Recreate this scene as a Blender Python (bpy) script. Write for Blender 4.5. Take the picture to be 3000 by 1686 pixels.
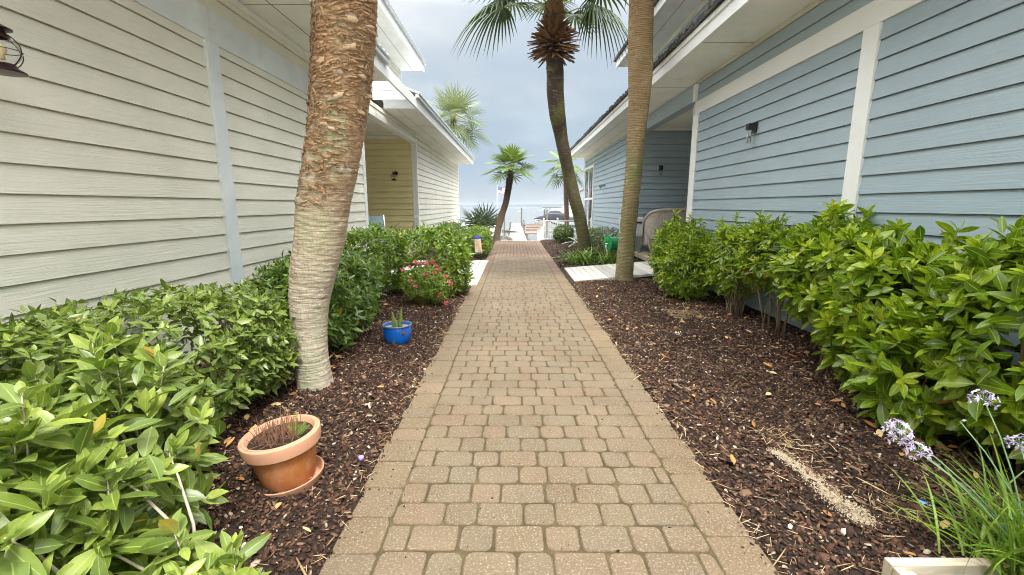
import bpy, bmesh, math, random
import numpy as np
from mathutils import Vector, Matrix, noise
R = math.radians
random.seed(7)
for o in list(bpy.data.objects): bpy.data.objects.remove(o)
sc = bpy.context.scene
C = sc.collection

# ---------------------------------------------------------------- camera
cam_d = bpy.data.cameras.new('camera'); cam = bpy.data.objects.new('camera', cam_d); C.objects.link(cam)
cam_d.sensor_width = 36; cam_d.lens = 15.6; cam_d.clip_start = 0.05; cam_d.clip_end = 9000
cam.location = (0, 0, 1.5); cam.rotation_euler = (R(90 - 10.42), 0, math.atan(7 / 1300))
sc.camera = cam
# ---------------------------------------------------------------- sky and sun (bright overcast)
SUN_EL, SUN_AZ = R(60), R(158)
w = bpy.data.worlds.new('World'); sc.world = w; w.use_nodes = True
nt = w.node_tree; nt.nodes.clear()
def nn(t, **k):
    n = nt.nodes.new(t)
    for a, b in k.items(): setattr(n, a, b)
    return n
out = nn('ShaderNodeOutputWorld'); bg = nn('ShaderNodeBackground'); nt.links.new(bg.outputs[0], out.inputs[0])
sky = nn('ShaderNodeTexSky', sky_type='NISHITA'); sky.sun_disc = False; sky.sun_elevation = SUN_EL; sky.sun_rotation = SUN_AZ
tc = nn('ShaderNodeTexCoord'); sep = nn('ShaderNodeSeparateXYZ'); nt.links.new(tc.outputs['Generated'], sep.inputs[0])
cr = nn('ShaderNodeValToRGB'); nt.links.new(sep.outputs[2], cr.inputs[0])
def ramp(cr, pts):
    e = cr.color_ramp.elements
    while len(e) > len(pts): e.remove(e[-1])
    while len(e) < len(pts): e.new(0.5)
    for x, (p, c) in zip(e, pts): x.position = p; x.color = (*c, 1)
# cloud layer: grey-blue low, pale above, bright overhead (overcast sky); values are radiance / 3
ramp(cr, [(0.0, (.082, .091, .099)), (.05, (.070, .084, .100)), (.17, (.070, .083, .094)), (.28, (.090, .100, .107)), (.37, (.120, .127, .131)), (.46, (.30, .312, .32)), (.75, (.92, .92, .90)), (1, (1, 1, .97))])
mp = nn('ShaderNodeMapping'); mp.inputs['Scale'].default_value = (1.5, 1.5, 3.8); nt.links.new(tc.outputs['Generated'], mp.inputs[0])
no = nn('ShaderNodeTexNoise'); no.inputs['Scale'].default_value = 1.9; no.inputs['Detail'].default_value = 5; no.inputs['Roughness'].default_value = .5
nt.links.new(mp.outputs[0], no.inputs[0])
cr2 = nn('ShaderNodeValToRGB'); nt.links.new(no.outputs[0], cr2.inputs[0])
ramp(cr2, [(.30, (.80, .86, .93)), (.5, (1, 1, 1)), (.70, (1.32, 1.28, 1.22))])
mul = nn('ShaderNodeMixRGB', blend_type='MULTIPLY'); mul.inputs[0].default_value = 1
nt.links.new(cr.outputs[0], mul.inputs[1]); nt.links.new(cr2.outputs[0], mul.inputs[2])
sc3 = nn('ShaderNodeMixRGB', blend_type='MULTIPLY'); sc3.inputs[0].default_value = 1; sc3.inputs[2].default_value = (30, 30, 30, 1)
nt.links.new(mul.outputs[0], sc3.inputs[1])
mx = nn('ShaderNodeMixRGB'); mx.inputs[0].default_value = .9
nt.links.new(sky.outputs[0], mx.inputs[1]); nt.links.new(sc3.outputs[0], mx.inputs[2]); nt.links.new(mx.outputs[0], bg.inputs[0])
bg.inputs[1].default_value = 0.1
sd = bpy.data.lights.new('sun', 'SUN'); sd.energy = 1.9; sd.angle = R(10); sd.color = (1, .96, .88)
sun = bpy.data.objects.new('sun', sd); C.objects.link(sun)
sd_dir = Vector((math.sin(SUN_AZ) * math.cos(SUN_EL), math.cos(SUN_AZ) * math.cos(SUN_EL), math.sin(SUN_EL)))
sun.rotation_euler = sd_dir.to_track_quat('Z', 'Y').to_euler(); sun.location = (0, 0, 30)
vs = sc.view_settings; vs.view_transform = 'Standard'; vs.look = 'None'; vs.gamma = 1; vs.exposure = 1.25; vs.use_curve_mapping = False
sc.cycles.filter_width = 1.05; sc.render.resolution_x = 1024; sc.render.resolution_y = 575
try: sc.cycles.max_bounces = 6; sc.cycles.transparent_max_bounces = 8
except Exception: pass

# ---------------------------------------------------------------- helpers: materials
def lin(r, g, b):
    f = lambda c: (c / 255 / 12.92) if c / 255 <= .04045 else ((c / 255 + .055) / 1.055) ** 2.4
    return (f(r), f(g), f(b))
class MT:
    def __init__(s, name, base=(.5, .5, .5), rough=.6, metal=0, spec=.5):
        s.m = bpy.data.materials.new(name); s.m.use_nodes = True; s.t = s.m.node_tree
        s.b = s.t.nodes['Principled BSDF']; s.o = s.t.nodes['Material Output']
        s.b.inputs['Base Color'].default_value = (*base, 1); s.b.inputs['Roughness'].default_value = rough
        s.b.inputs['Metallic'].default_value = metal; s.b.inputs['Specular IOR Level'].default_value = spec
    def n(s, t, **k):
        x = s.t.nodes.new(t)
        for a, b in k.items(): setattr(x, a, b)
        return x
    def l(s, a, b): s.t.links.new(a, b)
    def noise(s, scale, detail=4, rough=.5, stretch=None, coord='Object', dist=0):
        tc = s.n('ShaderNodeTexCoord'); mp = s.n('ShaderNodeMapping'); mp.inputs['Scale'].default_value = stretch or (1, 1, 1)
        s.l(tc.outputs[coord], mp.inputs[0]); x = s.n('ShaderNodeTexNoise'); x.inputs['Scale'].default_value = scale
        x.inputs['Detail'].default_value = detail; x.inputs['Roughness'].default_value = rough; x.inputs['Distortion'].default_value = dist
        s.l(mp.outputs[0], x.inputs[0]); return x.outputs[0]
    def attr(s, name): x = s.n('ShaderNodeAttribute', attribute_name=name); return x.outputs['Fac']
    def ramp(s, src, pts):
        c = s.n('ShaderNodeValToRGB'); ramp(c, pts); s.l(src, c.inputs[0]); return c.outputs[0]
    def mix(s, fac, a, b, mode='MIX'):
        x = s.n('ShaderNodeMixRGB', blend_type=mode)
        for i, v in ((0, fac), (1, a), (2, b)):
            if isinstance(v, (int, float)): x.inputs[i].default_value = v
            elif isinstance(v, tuple): x.inputs[i].default_value = (*v, 1)
            else: s.l(v, x.inputs[i])
        return x.outputs[0]
    def math(s, op, a, b=0.0):
        x = s.n('ShaderNodeMath', operation=op)
        for i, v in ((0, a), (1, b)):
            if isinstance(v, (int, float)): x.inputs[i].default_value = v
            else: s.l(v, x.inputs[i])
        return x.outputs[0]
    def col(s, c): s.l(c, s.b.inputs['Base Color']); return s
    def rgh(s, c): s.l(c, s.b.inputs['Roughness']); return s
    def bump(s, h, strength=.3, dist=.01, prev=None):
        b = s.n('ShaderNodeBump'); b.inputs['Strength'].default_value = strength; b.inputs['Distance'].default_value = dist
        s.l(h, b.inputs['Height'])
        if prev is not None: s.l(prev, b.inputs['Normal'])
        s.l(b.outputs[0], s.b.inputs['Normal']); return b.outputs[0]

def paint(name, c, rough=.55, var=.08, bumps=.15, grain=None, dirt=0, dirtc=(.25, .22, .15)):
    M = MT(name, c, rough)
    n1 = M.noise(1.3, 5, .6)
    dk = tuple(x * (1 - var * 1.6) for x in c); lt = tuple(min(1, x * (1 + var)) for x in c)
    col = M.ramp(n1, [(.3, dk), (.7, lt)])
    if dirt:
        d = M.ramp(M.noise(2.3, 8, .65, (1, .6, 1)), [(.52, (0, 0, 0)), (.75, (dirt,) * 3)])
        col = M.mix(d, col, dirtc)
    M.col(col)
    if grain:
        g = M.noise(1, 6, .6, grain, dist=.6)
        b = M.bump(g, bumps, .012)
    else:
        M.bump(M.noise(60, 3, .6), bumps, .002)
    M.rgh(M.ramp(M.noise(9, 3), [(.3, (rough - .08,) * 3), (.7, (rough + .1,) * 3)]))
    return M.m
CREAM = (.82, .795, .70); BLUE = (.340, .425, .482); WHITE = (.85, .86, .85)
m_cream = paint('cream_siding_paint', CREAM, .6, .045, .5, (85, 2.2, 85), .14, (.50, .47, .36))
m_creamx = paint('cream_siding_warm_bounce', (.84, .75, .40), .6, .06, .4, (2, 85, 85), .1, (.5, .42, .12))  # cream siding in the porch recess; warm reflected light is put into its colour
m_blue = paint('blue_siding_paint', BLUE, .5, .04, .42, (85, 2.0, 85), .09, (.40, .44, .43))
m_bluex = paint('blue_siding_paint_porch', BLUE, .5, .04, .35, (2, 85, 85))
m_white = paint('white_trim_paint', WHITE, .5, .04, .3, None, .16, (.60, .60, .56))
m_trimg = paint('weathered_white_trim', (.80, .84, .88), .55, .09, .3, None, .35, (.45, .48, .50))
m_soffit = paint('soffit_paint', (.86, .86, .82), .6, .05, .2, None, .38, (.42, .38, .27))
m_frieze = paint('stained_frieze_paint', (.62, .60, .50), .6, .08, .3, None, .5, (.42, .36, .20))
m_metalroof = paint('metal_roof', (.55, .57, .58), .35, .05, .1)
m_shingle = paint('dark_shingle', (.075, .068, .062), .9, .4, .8)
m_dark = paint('dark_foundation', (.16, .16, .155), .9, .2, .5)

def wood(name, a, b, grain=(3, 30, 30), rough=.75, spots=None):
    M = MT(name, a, rough)
    r = M.attr('rnd')
    g = M.noise(1, 6, .65, grain, dist=.8)
    c = M.mix(M.ramp(g, [(.3, (0, 0, 0)), (.72, (1, 1, 1))]), a, b)
    c = M.mix(1, c, M.ramp(r, [(0, (.72, .72, .72)), (1, (1.1, 1.08, 1.05))]), 'MULTIPLY')
    if spots: c = M.mix(M.ramp(M.noise(3, 5), [(.5, (0, 0, 0)), (.7, (.6,) * 3)]), c, spots)
    M.col(c); M.bump(g, .4, .006)
    return M.m
m_deck = wood('pale_weathered_planks', (.66, .65, .60), (.50, .48, .43), (30, 2, 30), .7)
m_deckx = wood('tan_porch_planks', (.50, .42, .33), (.36, .28, .20), (2, 30, 30), .7)
m_pier = wood('pier_planks', (.42, .37, .33), (.31, .26, .23), (1, 20, 20))
m_crate = wood('bleached_box_wood', (.68, .62, .50), (.50, .42, .30), (6, 26, 26), .7, (.42, .22, .13))
m_redwood = wood('red_brown_timber', (.36, .20, .12), (.22, .12, .07), (1, 20, 20))
m_pile = wood('grey_pile_wood', (.22, .20, .17), (.13, .12, .10), (20, 20, 2))

def leafmat(name, dark, mid, light, yellow=(.55, .42, .05), rough=.38, trans=.28, bloom=None):
    M = MT(name, mid, rough)
    t = M.attr('tint'); a = M.attr('across')
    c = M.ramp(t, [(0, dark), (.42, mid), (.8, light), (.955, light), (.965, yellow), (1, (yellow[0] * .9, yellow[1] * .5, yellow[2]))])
    c = M.mix(M.ramp(M.noise(28, 3), [(.35, (0, 0, 0)), (.75, (.35,) * 3)]), c, dark)
    rib = M.ramp(M.math('ABSOLUTE', a), [(0, (.55,) * 3), (.10, (0, 0, 0)), (.93, (0, 0, 0)), (1, (.28,) * 3)])
    c = M.mix(rib, c, tuple(min(1, x * 1.5 + .05) for x in light))
    if bloom: c = M.mix(M.ramp(M.noise(7, 2), [(.42, (0, 0, 0)), (.68, (.32,) * 3)]), c, bloom)
    M.col(c)
    tb = M.n('ShaderNodeBsdfTranslucent'); M.l(M.mix(1, c, (1.5, 1.6, .9), 'MULTIPLY'), tb.inputs[0])
    ms = M.n('ShaderNodeMixShader'); ms.inputs[0].default_value = trans
    M.l(M.b.outputs[0], ms.inputs[1]); M.l(tb.outputs[0], ms.inputs[2]); M.l(ms.outputs[0], M.o.inputs[0])
    return M.m
m_leafF = leafmat('bright_shrub_leaf', (.034, .078, .004), (.165, .270, .010), (.52, .60, .045), (.60, .26, .02), .33, .3)
m_leafB = leafmat('olive_hedge_leaf', (.040, .074, .010), (.145, .215, .030), (.38, .46, .09), (.62, .50, .08), .36, .25, (.28, .36, .15))
m_leafC = leafmat('dark_shrub_leaf', (.022, .058, .007), (.090, .175, .018), (.30, .40, .08), (.55, .30, .03), .30, .22)
m_leafD = leafmat('green_shrub_leaf', (.030, .070, .007), (.130, .225, .016), (.36, .45, .055), (.55, .40, .05), .36, .25)
m_varieg = leafmat('speckled_shrub_leaf', (.035, .070, .020), (.11, .17, .05), (.42, .44, .24), (.5, .45, .2), .4, .2)
m_palm = leafmat('palm_frond_green', (.022, .046, .012), (.060, .098, .026), (.14, .18, .04), (.32, .22, .08), .42, .18)
m_palmb = leafmat('fresh_palm_frond', (.035, .070, .008), (.095, .155, .012), (.20, .26, .03), (.35, .28, .08), .45, .12)
m_palmy = leafmat('pale_palm_frond', (.075, .105, .045), (.15, .19, .085), (.27, .30, .16), (.30, .25, .12), .5, .15)
m_strap = leafmat('strap_leaf', (.028, .075, .006), (.10, .20, .012), (.27, .38, .05), (.55, .5, .2), .35, .2)
m_petal = leafmat('lilac_petal', (.42, .28, .62), (.60, .46, .80), (.80, .72, .92), (.7, .55, .8), .6, .35)
m_pink = leafmat('pink_petal', (.55, .06, .12), (.72, .12, .20), (.85, .28, .26), (.8, .3, .1), .6, .3)
m_twig = paint('brown_twig', (.19, .135, .085), .8, .25, .5)
m_twigp = paint('pale_grey_twig', (.50, .44, .35), .8, .2, .5)
m_stemg = paint('green_flower_stalk', (.22, .36, .18), .5, .1, .1)
m_petiole = paint('palm_petiole', (.24, .28, .07), .5, .2, .2)
m_boot = paint('old_palm_boots', (.20, .105, .040), .85, .35, .6)
m_black = MT('black_painted_metal', (.018, .018, .020), .38).m
m_bronze = MT('dark_bronze_metal', (.045, .020, .022), .35, .6).m
m_chrome = MT('brushed_aluminium', (.55, .55, .55), .3, 1).m
g = MT('clear_lamp_glass', (1, 1, 1), .03); g.b.inputs['Transmission Weight'].default_value = 1; g.b.inputs['IOR'].default_value = 1.25; m_glass = g.m
g = MT('frosted_bulb', (.75, .62, .35), .3); m_bulb = g.m
m_wglass = MT('dark_window_glass', (.05, .055, .06), .06, 0, .7).m

# ---------------------------------------------------------------- helpers: meshes and objects
def np_mesh(name, V, faces, mats, attrs=None, smooth=False, midx=None):
    me = bpy.data.meshes.new(name)
    V = np.asarray(V, dtype=np.float32).reshape(-1, 3)
    me.vertices.add(len(V)); me.vertices.foreach_set('co', V.ravel())
    L = np.concatenate([np.asarray(f).ravel() for f in faces]).astype(np.int32)
    tot = np.concatenate([np.full(len(f), np.asarray(f).shape[1]) for f in faces]).astype(np.int32)
    st = np.concatenate([[0], np.cumsum(tot)[:-1]]).astype(np.int32)
    me.loops.add(len(L)); me.loops.foreach_set('vertex_index', L)
    me.polygons.add(len(tot)); me.polygons.foreach_set('loop_start', st); me.polygons.foreach_set('loop_total', tot)
    if smooth: me.polygons.foreach_set('use_smooth', np.ones(len(tot), dtype=bool))
    for m in (mats if isinstance(mats, (list, tuple)) else [mats]): me.materials.append(m)
    if midx is not None: me.polygons.foreach_set('material_index', np.asarray(midx, dtype=np.int32))
    for k, v in (attrs or {}).items():
        a = me.attributes.new(k, 'FLOAT', 'POINT'); a.data.foreach_set('value', np.asarray(v, dtype=np.float32))
    me.update(calc_edges=True)
    return me
def link(name, me, parent=None):
    o = bpy.data.objects.new(name, me); C.objects.link(o)
    if parent is not None:
        o.parent = parent; q = parent; wl = Vector((0, 0, 0))
        while q is not None: wl += q.location; q = q.parent
        o.location = -wl                              # geometry is written in world coordinates
    return o
def tag(o, label=None, cat=None, group=None, kind=None):
    if label: o['label'] = label
    if cat: o['category'] = cat
    if group: o['group'] = group
    if kind: o['kind'] = kind
    return o
def thing(name, label, cat, loc=(0, 0, 0), group=None):
    o = bpy.data.objects.new(name, None); C.objects.link(o); o.location = loc; o.empty_display_size = .1
    return tag(o, label, cat, group)
class MB:
    """collects polygons in world coordinates"""
    def __init__(s): s.v = []; s.f = []; s.r = []; s.mi = []; s.cur = 0
    def add(s, vs, fs, rnd=None):
        k = len(s.v); rnd = random.random() if rnd is None else rnd
        s.v += [tuple(x) for x in vs]; s.r += [rnd] * len(vs)
        s.f += [tuple(i + k for i in f) for f in fs]; s.mi += [s.cur] * len(fs); return s
    def box(s, x0, x1, y0, y1, z0, z1, rnd=None):
        return s.add([(x0, y0, z0), (x1, y0, z0), (x1, y1, z0), (x0, y1, z0), (x0, y0, z1), (x1, y0, z1), (x1, y1, z1), (x0, y1, z1)],
                     [(0, 3, 2, 1), (4, 5, 6, 7), (0, 1, 5, 4), (1, 2, 6, 5), (2, 3, 7, 6), (3, 0, 4, 7)], rnd)
    def obox(s, c, sz, M=None, rnd=None):
        M = M or Matrix.Identity(3); c = Vector(c); hx, hy, hz = sz[0] / 2, sz[1] / 2, sz[2] / 2
        vs = [c + M @ Vector((a * hx, b * hy, d * hz)) for d in (-1, 1) for a, b in ((-1, -1), (1, -1), (1, 1), (-1, 1))]
        return s.add(vs, [(0, 3, 2, 1), (4, 5, 6, 7), (0, 1, 5, 4), (1, 2, 6, 5), (2, 3, 7, 6), (3, 0, 4, 7)], rnd)
    def tube(s, pts, rad, n=8, cap=True, rnd=None):
        pts = [Vector(p) for p in pts]; m = len(pts)
        if not isinstance(rad, (list, tuple)): rad = [rad] * m
        vs = []; fs = []; u = None
        for i, p in enumerate(pts):
            t = (pts[min(i + 1, m - 1)] - pts[max(i - 1, 0)]).normalized()
            if u is None: u = t.orthogonal().normalized()
            else:
                u = (u - t * u.dot(t)); u = u.normalized() if u.length > 1e-6 else t.orthogonal().normalized()
            v = t.cross(u)
            for k in range(n):
                a = 2 * math.pi * k / n; vs.append(p + (u * math.cos(a) + v * math.sin(a)) * rad[i])
        for i in range(m - 1):
            for k in range(n):
                a = i * n + k; b = i * n + (k + 1) % n; fs.append((a, b, b + n, a + n))
        if cap: fs.append(tuple(range(n - 1, -1, -1))); fs.append(tuple((m - 1) * n + k for k in range(n)))
        return s.add(vs, fs, rnd)
    def lathe(s, prof, n=32, c=(0, 0, 0), M=None, sx=1, sy=1):
        M = M or Matrix.Identity(3); c = Vector(c); vs = []; fs = []
        for r, z in prof:
            for k in range(n):
                a = 2 * math.pi * k / n; vs.append(c + M @ Vector((r * sx * math.cos(a), r * sy * math.sin(a), z)))
        for i in range(len(prof) - 1):
            for k in range(n):
                a = i * n + k; b = i * n + (k + 1) % n; fs.append((a, b, b + n, a + n))
        return s.add(vs, fs)
    def obj(s, name, mats, parent=None, smooth=False, bevel=0, attrs=True):
        me = bpy.data.meshes.new(name); me.from_pydata(s.v, [], s.f)
        for m in (mats if isinstance(mats, (list, tuple)) else [mats]): me.materials.append(m)
        me.polygons.foreach_set('material_index', s.mi)
        a = me.attributes.new('rnd', 'FLOAT', 'POINT'); a.data.foreach_set('value', s.r)
        if smooth: me.polygons.foreach_set('use_smooth', [True] * len(me.polygons))
        me.update()
        o = link(name, me, parent)
        if bevel:
            b = o.modifiers.new('bevel', 'BEVEL'); b.width = bevel; b.segments = 2; b.limit_method = 'ANGLE'
        return o
def smooth_auto(o, ang=35):
    me = o.data; me.polygons.foreach_set('use_smooth', [True] * len(me.polygons))
    try: me.set_sharp_from_angle(angle=R(ang))
    except Exception: pass
    return o

# ---------------------------------------------------------------- foliage builders (vectorised)
T_HI = dict(t=[0, .16, .40, .68, .88, 1], w=[0, .55, 1, .86, .42, 0])
T_LO = dict(t=[0, .34, .74, 1], w=[0, 1, .62, 0])
def leaves(P, D, N, Ln, Wd, tint, tmpl=T_LO, curl=.18, fold=.3):
    """one mesh part: leaves as folded, curved blades"""
    n = len(P); t = tmpl['t']; w = tmpl['w']; m = len(t)
    D = D / np.linalg.norm(D, axis=1, keepdims=True)
    N = N - (N * D).sum(1, keepdims=True) * D; N /= np.maximum(np.linalg.norm(N, axis=1, keepdims=True), 1e-6)
    W = np.cross(D, N)
    cols = []; acr = []
    for i in range(m):
        base = P + D * (Ln * t[i])[:, None] - N * (Ln * curl * t[i] ** 2)[:, None]
        cols.append(base); acr.append(0)
    idx = {}
    for sgn in (1, -1):
        for i in range(1, m - 1):
            idx[(sgn, i)] = len(cols)
            cols.append(cols[i] + W * (sgn * Wd * w[i] * .5)[:, None] + N * (fold * Wd * w[i] * .5)[:, None]); acr.append(1)
    k = len(cols); V = np.stack(cols, 1)
    tris = []; quads = []
    for sgn in (1, -1):
        a = idx[(sgn, 1)]; tr = (0, a, 1) if sgn > 0 else (0, 1, a); tris.append(tr)
        for i in range(1, m - 2):
            a, b = idx[(sgn, i)], idx[(sgn, i + 1)]
            quads.append((i, a, b, i + 1) if sgn > 0 else (i, i + 1, b, a))
        a = idx[(sgn, m - 2)]; tris.append((m - 2, a, m - 1) if sgn > 0 else (m - 2, m - 1, a))
    off = (np.arange(n) * k)[:, None, None]
    F = [(off + np.array(tris)[None]).reshape(-1, 3), (off + np.array(quads)[None]).reshape(-1, 4)]
    return V.reshape(-1, 3), F, dict(tint=np.repeat(tint, k), across=np.tile(np.array(acr, float), n))
def unit(a): return a / np.maximum(np.linalg.norm(a, axis=1, keepdims=True), 1e-9)
def lump_points(rg, lumps, n, deep):
    """points near the surface of the union of rounded lumps, with outward normals"""
    vol = np.array([l[3] * l[4] + l[4] * l[5] + l[3] * l[5] for l in lumps]); pr = vol / vol.sum()
    P = []; Nn = []
    tot = 0
    while tot < n:
        k = rg.choice(len(lumps), size=n, p=pr)
        L = np.array([l[:7] for l in lumps])[k]
        d = unit(rg.normal(size=(n, 3))); p = L[:, 6:7]
        r = (np.abs(d) ** p).sum(1, keepdims=True) ** (-1 / p)
        q = d * r
        nr = unit(np.sign(q) * np.abs(q) ** (p - 1) / L[:, 3:6])
        ph = np.sin(q[:, :1] * 5 + k[:, None] * 2.1) * np.cos(q[:, 1:2] * 6 + 1) * .06 + np.sin(q[:, 2:3] * 9 + q[:, :1] * 11) * .04
        q = q * (1 + ph - np.abs(rg.normal(size=(n, 1))) * deep)
        pt = L[:, :3] + q * L[:, 3:6]
        keep = pt[:, 2] > .03 + rg.random(n) * .16
        for l in lumps:
            c = np.array(l[:3]); rr = np.array(l[3:6]); ins = ((np.abs((pt - c) / rr)) ** l[6]).sum(1) < (.72 ** l[6])
            keep &= ~ins
        P.append(pt[keep]); Nn.append(nr[keep]); tot += keep.sum()
        if len(P) > 30: break
    return np.concatenate(P)[:n], np.concatenate(Nn)[:n]
def rosettes(rg, P, Nr, per, ln, wd, upness=.6, bright=.5, hi=False, spread=(25, 98), dead=.012):
    n = len(P)
    ax = unit(Nr * .75 + np.array([0, 0, upness]) + rg.normal(size=(n, 3)) * .28)
    e1 = unit(np.cross(ax, np.array([.13, .27, 1.0]) + rg.normal(size=(n, 3)) * .01)); e2 = np.cross(ax, e1)
    rt = rg.random(n)
    sz = .75 + .5 * rg.random(n)
    PP = []; DD = []; NN = []; LL = []; WW = []; TT = []
    az0 = rg.random(n) * 6.28
    for j in range(per):
        f = j / max(1, per - 1)
        th = np.radians(spread[0] + (spread[1] - spread[0]) * f + rg.normal(size=n) * 15)
        az = az0 + j * 2.4 + rg.normal(size=n) * .45
        D = ax * np.cos(th)[:, None] + (e1 * np.cos(az)[:, None] + e2 * np.sin(az)[:, None]) * np.sin(th)[:, None]
        PP.append(P - ax * (ln * (.1 + .55 * f) * sz)[:, None] + rg.normal(size=(n, 3)) * ln * .04); DD.append(D)
        NN.append(ax + rg.normal(size=(n, 3)) * .38)
        LL.append(ln * sz * (.55 + .55 * min(1, f * 1.8)) * (.85 + .3 * rg.random(n))); WW.append(wd * sz * (.6 + .5 * min(1, f * 1.8)) * (.85 + .3 * rg.random(n)))
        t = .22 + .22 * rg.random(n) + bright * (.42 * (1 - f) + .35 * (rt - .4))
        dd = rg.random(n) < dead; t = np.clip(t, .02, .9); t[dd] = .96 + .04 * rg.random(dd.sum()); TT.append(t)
    return [np.concatenate(a) for a in (PP, DD, NN, LL, WW, TT)]
def shrub(name, label, cat, lumps, nros, per, ln, wd, mat, seed, group=None, upness=.6, bright=.5, deep=.10, hi=False, inner=.4,
          stems=14, spread=(25, 98), dead=.012, base=None, stem_r=.009, twig=None, curl=.16, shoots=0, sh_len=.16):
    rg = np.random.default_rng(seed)
    cx = sum(l[0] for l in lumps) / len(lumps); cy = sum(l[1] for l in lumps) / len(lumps)
    th = thing(name, label, cat, (cx, cy, 0), group)
    P, Nr = lump_points(rg, lumps, nros, deep)
    shs = []
    if shoots:
        ii = np.where(Nr[:, 2] > .45)[0]; ii = rg.permutation(ii)[:shoots]
        for k_ in ii:
            hh_ = sh_len * rg.uniform(.4, 1.3); dr_ = unit((Nr[k_] * .35 + np.array([0, 0, 1]) + rg.normal(size=3) * .15)[None])[0]; e_ = P[k_] + dr_ * hh_; shs.append((P[k_], e_))
            for f_ in (1, .55):
                P = np.vstack([P, (P[k_] + dr_ * hh_ * f_)[None]]); Nr = np.vstack([Nr, dr_[None]])
    A = rosettes(rg, P, Nr, per, ln, wd, upness, bright, hi, spread, dead)
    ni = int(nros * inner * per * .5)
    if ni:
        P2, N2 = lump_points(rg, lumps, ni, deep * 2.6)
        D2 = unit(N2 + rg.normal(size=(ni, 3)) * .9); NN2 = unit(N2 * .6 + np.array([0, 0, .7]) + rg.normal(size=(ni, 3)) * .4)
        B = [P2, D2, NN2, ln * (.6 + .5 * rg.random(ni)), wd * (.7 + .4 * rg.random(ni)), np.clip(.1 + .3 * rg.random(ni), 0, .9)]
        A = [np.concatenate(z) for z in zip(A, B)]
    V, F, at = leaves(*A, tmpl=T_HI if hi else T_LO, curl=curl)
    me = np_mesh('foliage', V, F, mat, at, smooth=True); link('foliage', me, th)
    mb = MB(); rr = random.Random(seed)
    for a_, b_ in shs: mb.tube([Vector(a_) - Vector((0, 0, .08)), Vector(b_)], [.004, .002], 5)
    k = rg.permutation(len(P))[:stems * 3]
    for i in range(stems):
        q = P[k[i]]
        near = base or [(l[0], l[1]) for l in lumps]
        b = min(near, key=lambda c: (c[0] - q[0]) ** 2 + (c[1] - q[1]) ** 2 + rr.random() * .3)
        p0 = Vector((b[0] + rr.uniform(-.09, .09), b[1] + rr.uniform(-.09, .09), -.02)); p1 = Vector(q) - Vector(Nr[k[i]]) * ln * .2
        mid = p0.lerp(p1, .45) + Vector((rr.uniform(-.05, .05), rr.uniform(-.05, .05), .06 + .1 * (p1.z - p0.z)))
        pts = [p0, p0.lerp(mid, .5) + Vector((rr.uniform(-.015, .015), rr.uniform(-.015, .015), .02)), mid, mid.lerp(p1, .5) + Vector((0, 0, .03)), p1]
        mb.tube(pts, [stem_r, stem_r * .85, stem_r * .65, stem_r * .45, stem_r * .25], 6)
        for _ in range(2):
            e = Vector(P[k[stems + rr.randrange(len(k) - stems)]]) if len(k) > stems else p1
            if (e - mid).length < .5: mb.tube([mid, mid.lerp(e, .5) + Vector((0, 0, .03)), e], [stem_r * .5, stem_r * .4, stem_r * .2], 5)
    mb.obj('stems', twig or m_twig, th, smooth=True)
    return th

# ---------------------------------------------------------------- palm builders
def frond(acc, base, d, pet, rad, n=36, arc=128, droop=.35, sag=.25, tint=.4, rr=random, wf=1.0, petr=.016, pet_acc=None, tipdroop=None):
    d = Vector(d).normalized(); base = Vector(base)
    pts = [base + d * pet * t + Vector((0, 0, -sag * pet * t * t)) for t in (0, .25, .5, .75, 1)]
    if pet_acc is not None and pet > .05: pet_acc.tube(pts, [petr * 1.5, petr * 1.1, petr, petr * .8, petr * .6], 6)
    h = pts[-1]; T = (pts[-1] - pts[-2]).normalized() if pet > .05 else d
    S = T.cross(Vector((0, 0, 1)))
    S = S.normalized() if S.length > .15 else Vector((1, 0, 0))
    roll = rr.uniform(-.35, .35); U = S.cross(T).normalized()
    S, U = (S * math.cos(roll) + U * math.sin(roll)), (U * math.cos(roll) - S * math.sin(roll))
    td = droop if tipdroop is None else tipdroop
    step = 2 * R(arc) / (n - 1)
    for i in range(n):
        a = -R(arc) + step * i + rr.uniform(-.02, .02)
        L = rad * (1 - .25 * abs(a / R(arc)) ** 2) * rr.uniform(.9, 1.05)
        o = h + T * (rad * .20 * max(0, math.cos(a)) * (1 - abs(a) / 3))
        dl = (T * math.cos(a) + S * math.sin(a) + U * (.22 * (1 - math.cos(a * .8)))).normalized()
        W = U.cross(dl).normalized()
        vs = []
        wmax = rad * .44 * 2 * math.sin(step / 2) * 1.0 * wf
        tl = min(.95, max(.02, tint + rr.uniform(-.16, .16)))
        for t, wv in ((0, .16), (.22, .62), (.46, 1.0), (.68, .72), (.87, .36), (1, .03)):
            p = o + dl * L * t + Vector((0, 0, -droop * L * t ** 2 - td * L * max(0, t - .45) ** 1.5 * .8))
            w2 = wmax * wv * .5
            vs += [p - W * w2, p + U * w2 * .55, p + W * w2]
        k = len(acc['v']); acc['v'] += [tuple(v) for v in vs]; acc['t'] += [tl] * len(vs); acc['a'] += [.9, .15, .9] * 6
        for j in range(5):
            b = k + 3 * j
            acc['f'] += [(b, b + 1, b + 4, b + 3), (b + 1, b + 2, b + 5, b + 4)]
def new_acc(): return dict(v=[], f=[], t=[], a=[])
def acc_obj(acc, name, mat, parent):
    return link(name, np_mesh(name, acc['v'], [np.array(acc['f'])], mat, dict(tint=acc['t'], across=acc['a']), smooth=True), parent)
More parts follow.
